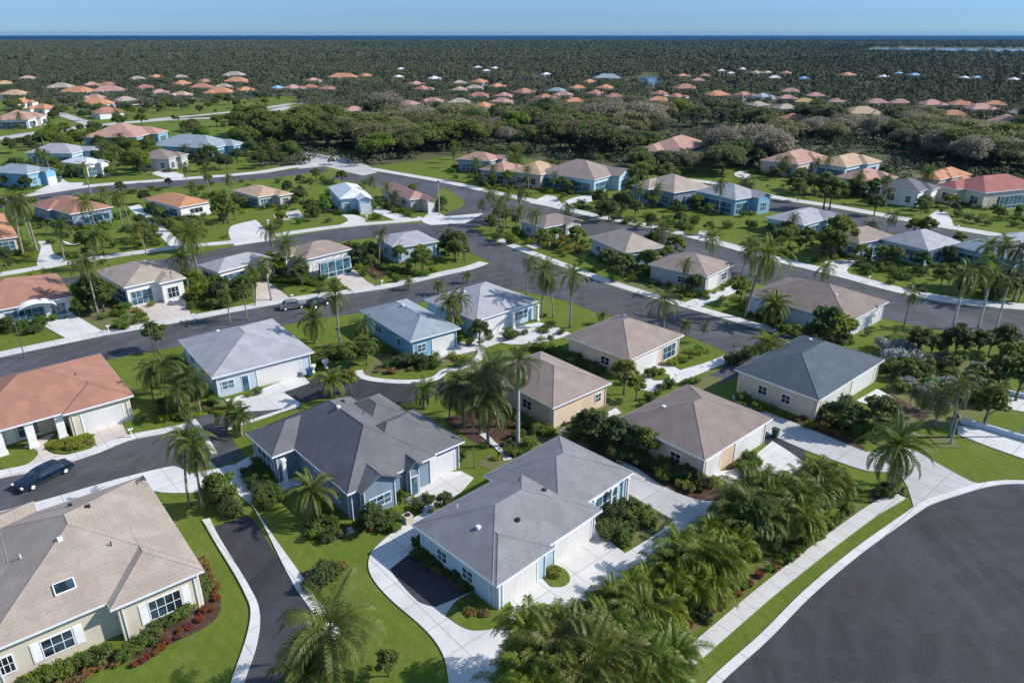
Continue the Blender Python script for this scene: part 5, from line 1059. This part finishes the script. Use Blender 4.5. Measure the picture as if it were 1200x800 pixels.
# ------------------------------------------------------------------ vehicles, posts and garden things
def car(px, p2, label, paint, L=4.7, far=False):
    a, b = G(*px), G(*p2); d = (b - a); root = empty('parked_car', ((a.x + b.x) / 2, (a.y + b.y) / 2, .015), math.atan2(d.y, d.x)); tag(root, label, 'car')
    k = L / 4.7; W = .9
    prof = [(-2.35, .35), (-2.33, .72), (-2.1, .86), (-1.75, .9), (-1.25, 1.38), (-.7, 1.46), (.2, 1.44), (.55, 1.36), (1.15, .93), (2.0, .80), (2.3, .62), (2.35, .34)]
    m = MB(); n = len(prof); sec = []
    for y, sh in ((-W, .0), (-W * .97, .03), (W * .97, .03), (W, 0)): pass
    for s in (-1, 1):
        for (x, z) in prof:
            yy = W * (1 - max(0, z - .85) * .42) * (1 - (abs(x) > 2.05) * .1); sec.append((x * k, s * yy, z))
    mid = [(x * k * .995, 0, z + .03) for x, z in prof]; m.add(sec + mid, [(i, i + 1, 2 * n + i + 1, 2 * n + i) for i in range(n - 1)] + [(2 * n + i, 2 * n + i + 1, n + i + 1, n + i) for i in range(n - 1)])
    for s in (0, n):
        sk = [(prof[i][0] * k, sec[s + i][1], prof[i][1]) for i in range(n)]; m.add(sk, [tuple(range(n))])
    m.add([(-2.3 * k, -W, .34), (2.3 * k, -W, .34), (2.3 * k, W, .34), (-2.3 * k, W, .34)], [(0, 1, 2, 3)])
    body = m.build('body', paint, root)
    for s in (-1, 1):
        g = MB(); q = lambda x, z: (x * k, s * (W * (1 - max(0, z - .85) * .42) + .012), z)
        for ws in (((-1.5, .95), (-1.18, 1.3), (-.72, 1.37), (-.7, .95)), ((-.62, .95), (-.64, 1.38), (.12, 1.36), (.14, .95)), ((.22, .95), (.2, 1.36), (.5, 1.29), (.98, .95))): g.add([q(*p) for p in ws], [(0, 1, 2, 3)])
        g.build('side_windows', GLASS, root)
    g = MB(); g.add([(1.12 * k, -.8, .965), (1.12 * k, .8, .965), (.6 * k, .68, 1.36), (.6 * k, -.68, 1.36)], [(0, 1, 2, 3)]); g.build('windscreen', GLASS, root)
    g = MB(); g.add([(-1.72 * k, -.8, .95), (-1.72 * k, .8, .95), (-1.28 * k, .68, 1.39), (-1.28 * k, -.68, 1.39)], [(0, 1, 2, 3)]); g.build('rear_window', GLASS, root)
    for x in (-1.45, 1.42):
        for s in (-1, 1):
            t = MB(); t.tube([(x * k, s * .72, .33), (x * k, s * .93, .33)], [.33, .33], 16); wh = t.build('wheel', DARK, root)
            t = MB(); t.tube([(x * k, s * .925, .33), (x * k, s * .945, .33)], [.2, .19], 12); t.build('rim', TRIM, wh)
    for s in (-1, 1):
        t = MB(); t.box(2.16 * k, s * .78 - .16, .6, 2.33 * k, s * .78 + .1, .74); t.build('headlight', TRIM, root)
        t = MB(); t.box(-2.36 * k, s * .76 - .14, .62, -2.25 * k, s * .76 + .12, .78); t.build('tail_light', ROOFS['red'], root)
        t = MB(); t.box(.72 * k, s * .93, .9, .88 * k, s * 1.06, 1.02); t.build('wing_mirror', paint, root)
PB = mat('paint_dark_blue', (.006, .018, .04), (.004, .012, .03), 1, .3, spec=.5); PG = mat('paint_grey', (.18, .2, .21), None, 1, .25, spec=.7); PK = mat('paint_black', (.012, .014, .018), None, 1, .2, spec=.7)
car((84, 546), (20, 578), 'long dark blue car parked on the lower left street', PB, 5.5)
car((336, 362), (351, 360), 'grey-green car on the street behind the pale grey garage house', PG, 4.2); car((366, 361), (380, 356), 'black car on the road behind the smaller blue house', PK, 4.0)
def lamp(x, y, top, label, r=.07, arm=.0):
    g = G(x, y); h = hgt(x, y, top); root = empty('street_lamp', (g.x, g.y, 0)); tag(root, label, 'street lamp')
    m = MB(); m.tube([(0, 0, -.05), (0, 0, .5), (0, 0, h - .35)], [r * 1.8, r, r * .7], 8); m.build('pole', mat('pole_grey', (.12, .125, .13), None, 2, .5) if r < .1 else mat('pole_pale', (.32, .35, .38), None, 2, .5), root)
    m = MB(); m.tube([(0, 0, h - .35), (0, 0, h - .1), (0, 0, h)], [r * 1.2, r * 2.6, r * 1.4], 8); m.build('lamp_head', DARK, root)
lamp(1197, 512, 268, 'tall pale light pole at the right edge of the photo', .14); lamp(29, 419, 366, 'dark lamp post by the upper left street corner'); lamp(181, 421, 380, 'dark lamp post behind the lawn right of the terracotta house')
lamp(136, 348, 310, 'thin dark post in front of the tan window-strip house', .05); lamp(515, 252, 212, 'dark ornate post on the tip of the cul-de-sac island', .16); lamp(545, 308, 284, 'short dark post by the hedge at the road corner')
lamp(857, 430, 404, 'thin pale post at the road end left of the slate roofed house', .05); lamp(556, 548, 494, 'thin dark post at the centre palm clump', .05); lamp(222, 286, 254, 'thin dark post right of the narrow diagonal path', .05); lamp(1114, 520, 486, 'short post among the palms by the right driveway', .1)
lamp(13, 168, 148, 'thin post beside the far left lane', .08); lamp(54, 183, 160, 'dark post among the upper left trees', .1); lamp(230, 150, 130, 'white post beside the far road', .1); lamp(206, 352, 318, 'bare thin trunk-like post by the white walled grey house', .06)
def wall(px, h, label):
    P = smooth_poly([G(*p) for p in px], False); b = MB(); t = .14
    for i in range(len(P) - 1):
        a, c = P[i], P[i + 1]; d = (c - a).normalized(); nrm = Vector((-d.y, d.x)) * t
        b.add([(a.x - nrm.x, a.y - nrm.y, 0), (c.x - nrm.x, c.y - nrm.y, 0), (c.x + nrm.x, c.y + nrm.y, 0), (a.x + nrm.x, a.y + nrm.y, 0), (a.x - nrm.x, a.y - nrm.y, h), (c.x - nrm.x, c.y - nrm.y, h), (c.x + nrm.x, c.y + nrm.y, h), (a.x + nrm.x, a.y + nrm.y, h)],
              [(0, 1, 5, 4), (1, 2, 6, 5), (2, 3, 7, 6), (3, 0, 4, 7), (4, 5, 6, 7)])
    tag(b.build('garden_wall', WALLS['pale']), label, 'wall')
wall([(1126, 496), (1150, 502), (1200, 517), (1280, 540)], .7, 'low pale wall along the driveway at the right edge'); wall([(1167, 458), (1185, 464), (1240, 474)], .7, 'low pale wall behind the right edge lawn')
def urn(x, y, label, s=1.0):
    g = G(x, y); m = MB(); m.tube([(0, 0, 0), (0, 0, .12), (0, 0, .15), (0, 0, .35), (0, 0, .6), (0, 0, .85), (0, 0, .95)], [.28, .28, .12, .12, .3, .38, .42], 12); o = m.build('garden_urn', WHITE, None, True); o.location = (g.x, g.y, 0); o.scale = (s,) * 3; tag(o, label, 'urn')
urn(367, 436, 'white garden urn right of the pale grey garage', 1.1); urn(382, 431, 'white garden urn at the lawn edge, rearmost of two', 1.2); urn(477, 572, 'white urn by the step of the many winged house', 1.1); urn(314, 262, 'small white figure-like urn on the lawn of the beige house', .9)
def ac(x, y, label):
    g = G(x, y); root = empty('air_conditioner', (g.x, g.y, .02), .7); tag(root, label, 'air conditioner'); m = MB(); m.box(-.45, -.45, 0, .45, .45, .1); m.build('pad', CONG, root)
    m = MB(); m.box(-.38, -.38, .1, .38, .38, .85)
    for j in range(8): m.box(-.39, -.39, .16 + j * .08, .39, .39, .19 + j * .08)
    m.build('casing', WALLS['beige'], root); m = MB(); m.tube([(0, 0, .85), (0, 0, .88)], [.3, .3], 16); m.build('fan_grille', DARK, root)
ac(478, 612, 'beige air conditioner by the left wall of the central grey house'); ac(742, 515, 'beige air conditioner behind shrubs at the taupe ridge-lined house'); ac(893, 462, 'beige air conditioner beside the slate roofed house')
g = G(88, 288); hm = empty('hammock', (g.x, g.y, 0), .1); tag(hm, 'white hammock slung low on the lawn of the left orange house', 'hammock'); m = MB()
for i in range(12):
    xa, xb = -2.2 + i * 4.4 / 12, -2.2 + (i + 1) * 4.4 / 12; z = lambda x: .35 + .16 * x * x * .9
    wv = lambda x: .55 * math.cos(x / 2.2 * 1.45) + .03
    m.add([(xa, -wv(xa), z(xa)), (xb, -wv(xb), z(xb)), (xb, wv(xb), z(xb)), (xa, wv(xa), z(xa))], [(0, 1, 2, 3)])
m.build('sling', WHITE, hm)
for s in (-1, 1): m = MB(); m.tube([(s * 2.25, 0, 0), (s * 2.3, 0, 1.3)], [.05, .04], 6); m.build('post', DARK, hm)

def mailbox(x, y, where, ang=.7):
    g = G(x, y); root = empty('mailbox', (g.x, g.y, 0), ang); tag(root, 'white mailbox on a post ' + where, 'mailbox', 'mailboxes at the driveways')
    m = MB(); m.box(-.05, -.05, 0, .05, .05, 1.0); m.build('post', WHITE, root)
    m = MB(); m.tube([(-.26, 0, 1.12), (.26, 0, 1.12)], [.12, .12], 10); m.build('box', WHITE, root)
    m = MB(); m.box(.05, -.135, 1.1, .09, -.12, 1.32); m.build('flag', ROOFS['red'], root)
def bin_(x, y, mt, lab):
    g = G(x, y); root = empty('wheeled_bin', (g.x, g.y, .07), .7); tag(root, lab, 'bin')
    m = MB(); m.add([(-.24, -.26, .04), (.24, -.26, .04), (.24, .26, .04), (-.24, .26, .04), (-.3, -.34, .98), (.3, -.34, .98), (.3, .34, .98), (-.3, .34, .98)], [(0, 3, 2, 1), (4, 5, 6, 7), (0, 1, 5, 4), (1, 2, 6, 5), (2, 3, 7, 6), (3, 0, 4, 7)]); m.build('body', mt, root)
    m = MB(); m.box(-.33, -.38, .985, .33, .4, 1.05); m.build('lid', mt, root)
    for q in (-1, 1): m = MB(); m.tube([(q * .2, .3, .1), (q * .3, .3, .1)], [.1, .1], 10); m.build('wheel', DARK, root)
for x, y, w_ in ((155, 513, 'by the terracotta arcade house drive'), (228, 376, 'by the tan window-strip house drive'), (128, 390, 'by the arched awning house drive'), (343, 353, 'by the white walled grey house drive'), (448, 336, 'by the screened brown house drive'), (792, 447, 'by the upper brown house drive'), (816, 360, 'by the red-brown roofed house path'), (1018, 331, 'by the pillared brown house drive'), (1122, 270, 'by the drive below the grey gabled house'), (490, 260, 'by the salmon corner house drive'), (430, 258, 'by the white roofed blue house drive')): mailbox(x, y, w_)
BG = mat('bin_green', (.03, .07, .04), None, 1, .5); BB = mat('bin_blue', (.03, .07, .18), None, 1, .5)
bin_(146, 492, BG, 'green wheeled bin beside the white garage of the terracotta house'); bin_(363, 441, BB, 'blue wheeled bin at the right end of the pale grey garage'); bin_(908, 512, BG, 'green wheeled bin beside the taupe ridge-lined house garage')

# ------------------------------------------------------------------ too many shrubs to count: the smallest become one mass
def pxsize(o): 
    d = o.location.y * CP + (HC - 1) * SP; x, y = PXY(o.location.x, o.location.y, .5); vis = -30 < x < 1230 and y < 830
    return (o.scale[0] / max(d, 1)) if vis else -1
shr = [p for p in PLANTS if PROTO[p[1]][0] == 'shrub']; shr.sort(key=lambda p: -pxsize(p[0])); rest = shr[285:]
trs = [p for p in PLANTS if p[1] in ('small', 'smalldark', 'lemon')]; trs.sort(key=lambda p: -pxsize(p[0])); trest = trs[288:]; tv, tf, tm, tn_, tk = [], [], [], [], 0
for p in trest:
    o = p[0]; c, s_ = math.cos(o.rotation_euler.z), math.sin(o.rotation_euler.z)
    for nm in CHN[id(o)]:
        ch = nm; me = ch.data; n = len(me.vertices); v = np.empty(n * 3, np.float32); me.vertices.foreach_get('co', v); v = v.reshape(-1, 3) * np.array(o.scale)[None]
        v = np.stack([v[:, 0] * c - v[:, 1] * s_ + o.location.x, v[:, 0] * s_ + v[:, 1] * c + o.location.y, v[:, 2]], 1); f = np.array([tuple(q.vertices) for q in me.polygons if len(q.vertices) == 4])
        tv.append(v); tf.append(f + tk); tk += n; mn = me.materials[0].name
        if mn not in tn_: tn_.append(mn)
        tm.append(np.full(len(f), tn_.index(mn))); bpy.data.objects.remove(ch)
    bpy.data.objects.remove(o)
ids = {id(p) for p in trest}; PLANTS = [p for p in PLANTS if id(p) not in ids]
if tv:
    me = npmesh('far_small_trees', np.concatenate(tv), np.concatenate(tf), bpy.data.materials[tn_[0]])
    for mn in tn_[1:]: me.materials.append(bpy.data.materials[mn])
    me.polygons.foreach_set('material_index', np.concatenate(tm).astype(np.int32)); o = bpy.data.objects.new('far_small_trees', me); COL.objects.link(o); tag(o, 'small trees dotted between the furthest house rows', 'small trees', None, 'stuff')
VV, FF, mats_, mi, k = [], [], [], [], 0
for p in rest:
    o = p[0]; src = o
    if o.type == 'MESH':
        me = o.data; n = len(me.vertices); v = np.empty(n * 3, np.float32); me.vertices.foreach_get('co', v); v = v.reshape(-1, 3)
        c, s = math.cos(o.rotation_euler.z), math.sin(o.rotation_euler.z); v = v * np.array(o.scale)[None]; v = np.stack([v[:, 0] * c - v[:, 1] * s + o.location.x, v[:, 0] * s + v[:, 1] * c + o.location.y, v[:, 2]], 1)
        st = 2 if pxsize(o) < .012 else 1; f = np.arange(n).reshape(-1, 4)[::st]; FF.append(f + k); VV.append(v); k += n
        if me.materials[0].name not in mats_: mats_.append(me.materials[0].name)
        mi.append(np.full(len(f), mats_.index(me.materials[0].name)))
    for ch in list(o.children): bpy.data.objects.remove(ch)
    bpy.data.objects.remove(o)
ids = {id(p) for p in rest}; PLANTS = [p for p in PLANTS if id(p) not in ids]
if VV:
    me = npmesh('shrubbery', np.concatenate(VV), np.concatenate(FF), bpy.data.materials[mats_[0]])
    for mn in mats_[1:]: me.materials.append(bpy.data.materials[mn])
    me.polygons.foreach_set('material_index', np.concatenate(mi).astype(np.int32)); o = bpy.data.objects.new('shrubbery', me); COL.objects.link(o); tag(o, 'low shrubs and garden beds between the houses further back', 'shrubbery', None, 'stuff')
for key, (c, fs, built) in PROTO.items():
    for b in built:
        if b is None: continue
        for n_ in [q.name for q in CH.get(b.name, [])]: bpy.data.objects.remove(bpy.data.objects[n_])
        bpy.data.objects.remove(b)

# ------------------------------------------------------------------ labels that single out each plant
ORD = 'first second third fourth fifth sixth seventh eighth ninth tenth eleventh twelfth thirteenth fourteenth fifteenth sixteenth seventeenth eighteenth nineteenth twentieth'.split()
def ordw(i): return ORD[i] if i < 20 else str(i + 1) + {1: 'st', 2: 'nd', 3: 'rd'}.get((i + 1) % 10, 'th')
HP = [(PXY(hx, hy, 2), hx, hy, s) for hx, hy, s, _ in HOUSES]
bins = {}
for o, key, desc, x, y in PLANTS:
    q = PXY(x, y, 1); best = min(HP, key=lambda h: (h[1] - x)**2 + (h[2] - y)**2); dx, dy = q[0] - best[0][0], (q[1] - best[0][1]) * 1.4
    side = ('right of' if dx > 0 else 'left of') if abs(dx) > abs(dy) else ('in front of' if dy > 0 else 'behind')
    bins.setdefault((desc, side, best[3]), []).append((q[0], o, PROTO[key][0]))
for (desc, side, hs), L in bins.items():
    L.sort(key=lambda t: t[0]); n = len(L)
    for i, (_, o, cat) in enumerate(L):
        base = f'{desc} {side} {hs}'
        tag(o, base if n == 1 else base + (f', leftmost' if i == 0 else ', rightmost' if i == n - 1 else f', {ordw(i)} from left'), cat, f'{desc}s {side} {hs}' if n > 1 else None)
CN = dict(yellow='ochre', sand='sand-coloured', orange='orange', tan='tan', pink='salmon pink', terra='terracotta', sky='bright blue', white='white', bluegrey='blue-grey')
fb = {}
for root, x, rf in FARH: fb.setdefault(rf, []).append((x, root))
for rf, L in fb.items():
    L.sort(key=lambda t: t[0]); n = len(L)
    for i, (x, root) in enumerate(L):
        tag(root, f'distant {CN[rf]} roofed house in the far woods' + ('' if n == 1 else ', leftmost such' if i == 0 else ', rightmost such' if i == n - 1 else f', {ordw(i)} such from left'), 'house', 'distant houses in the far woods')
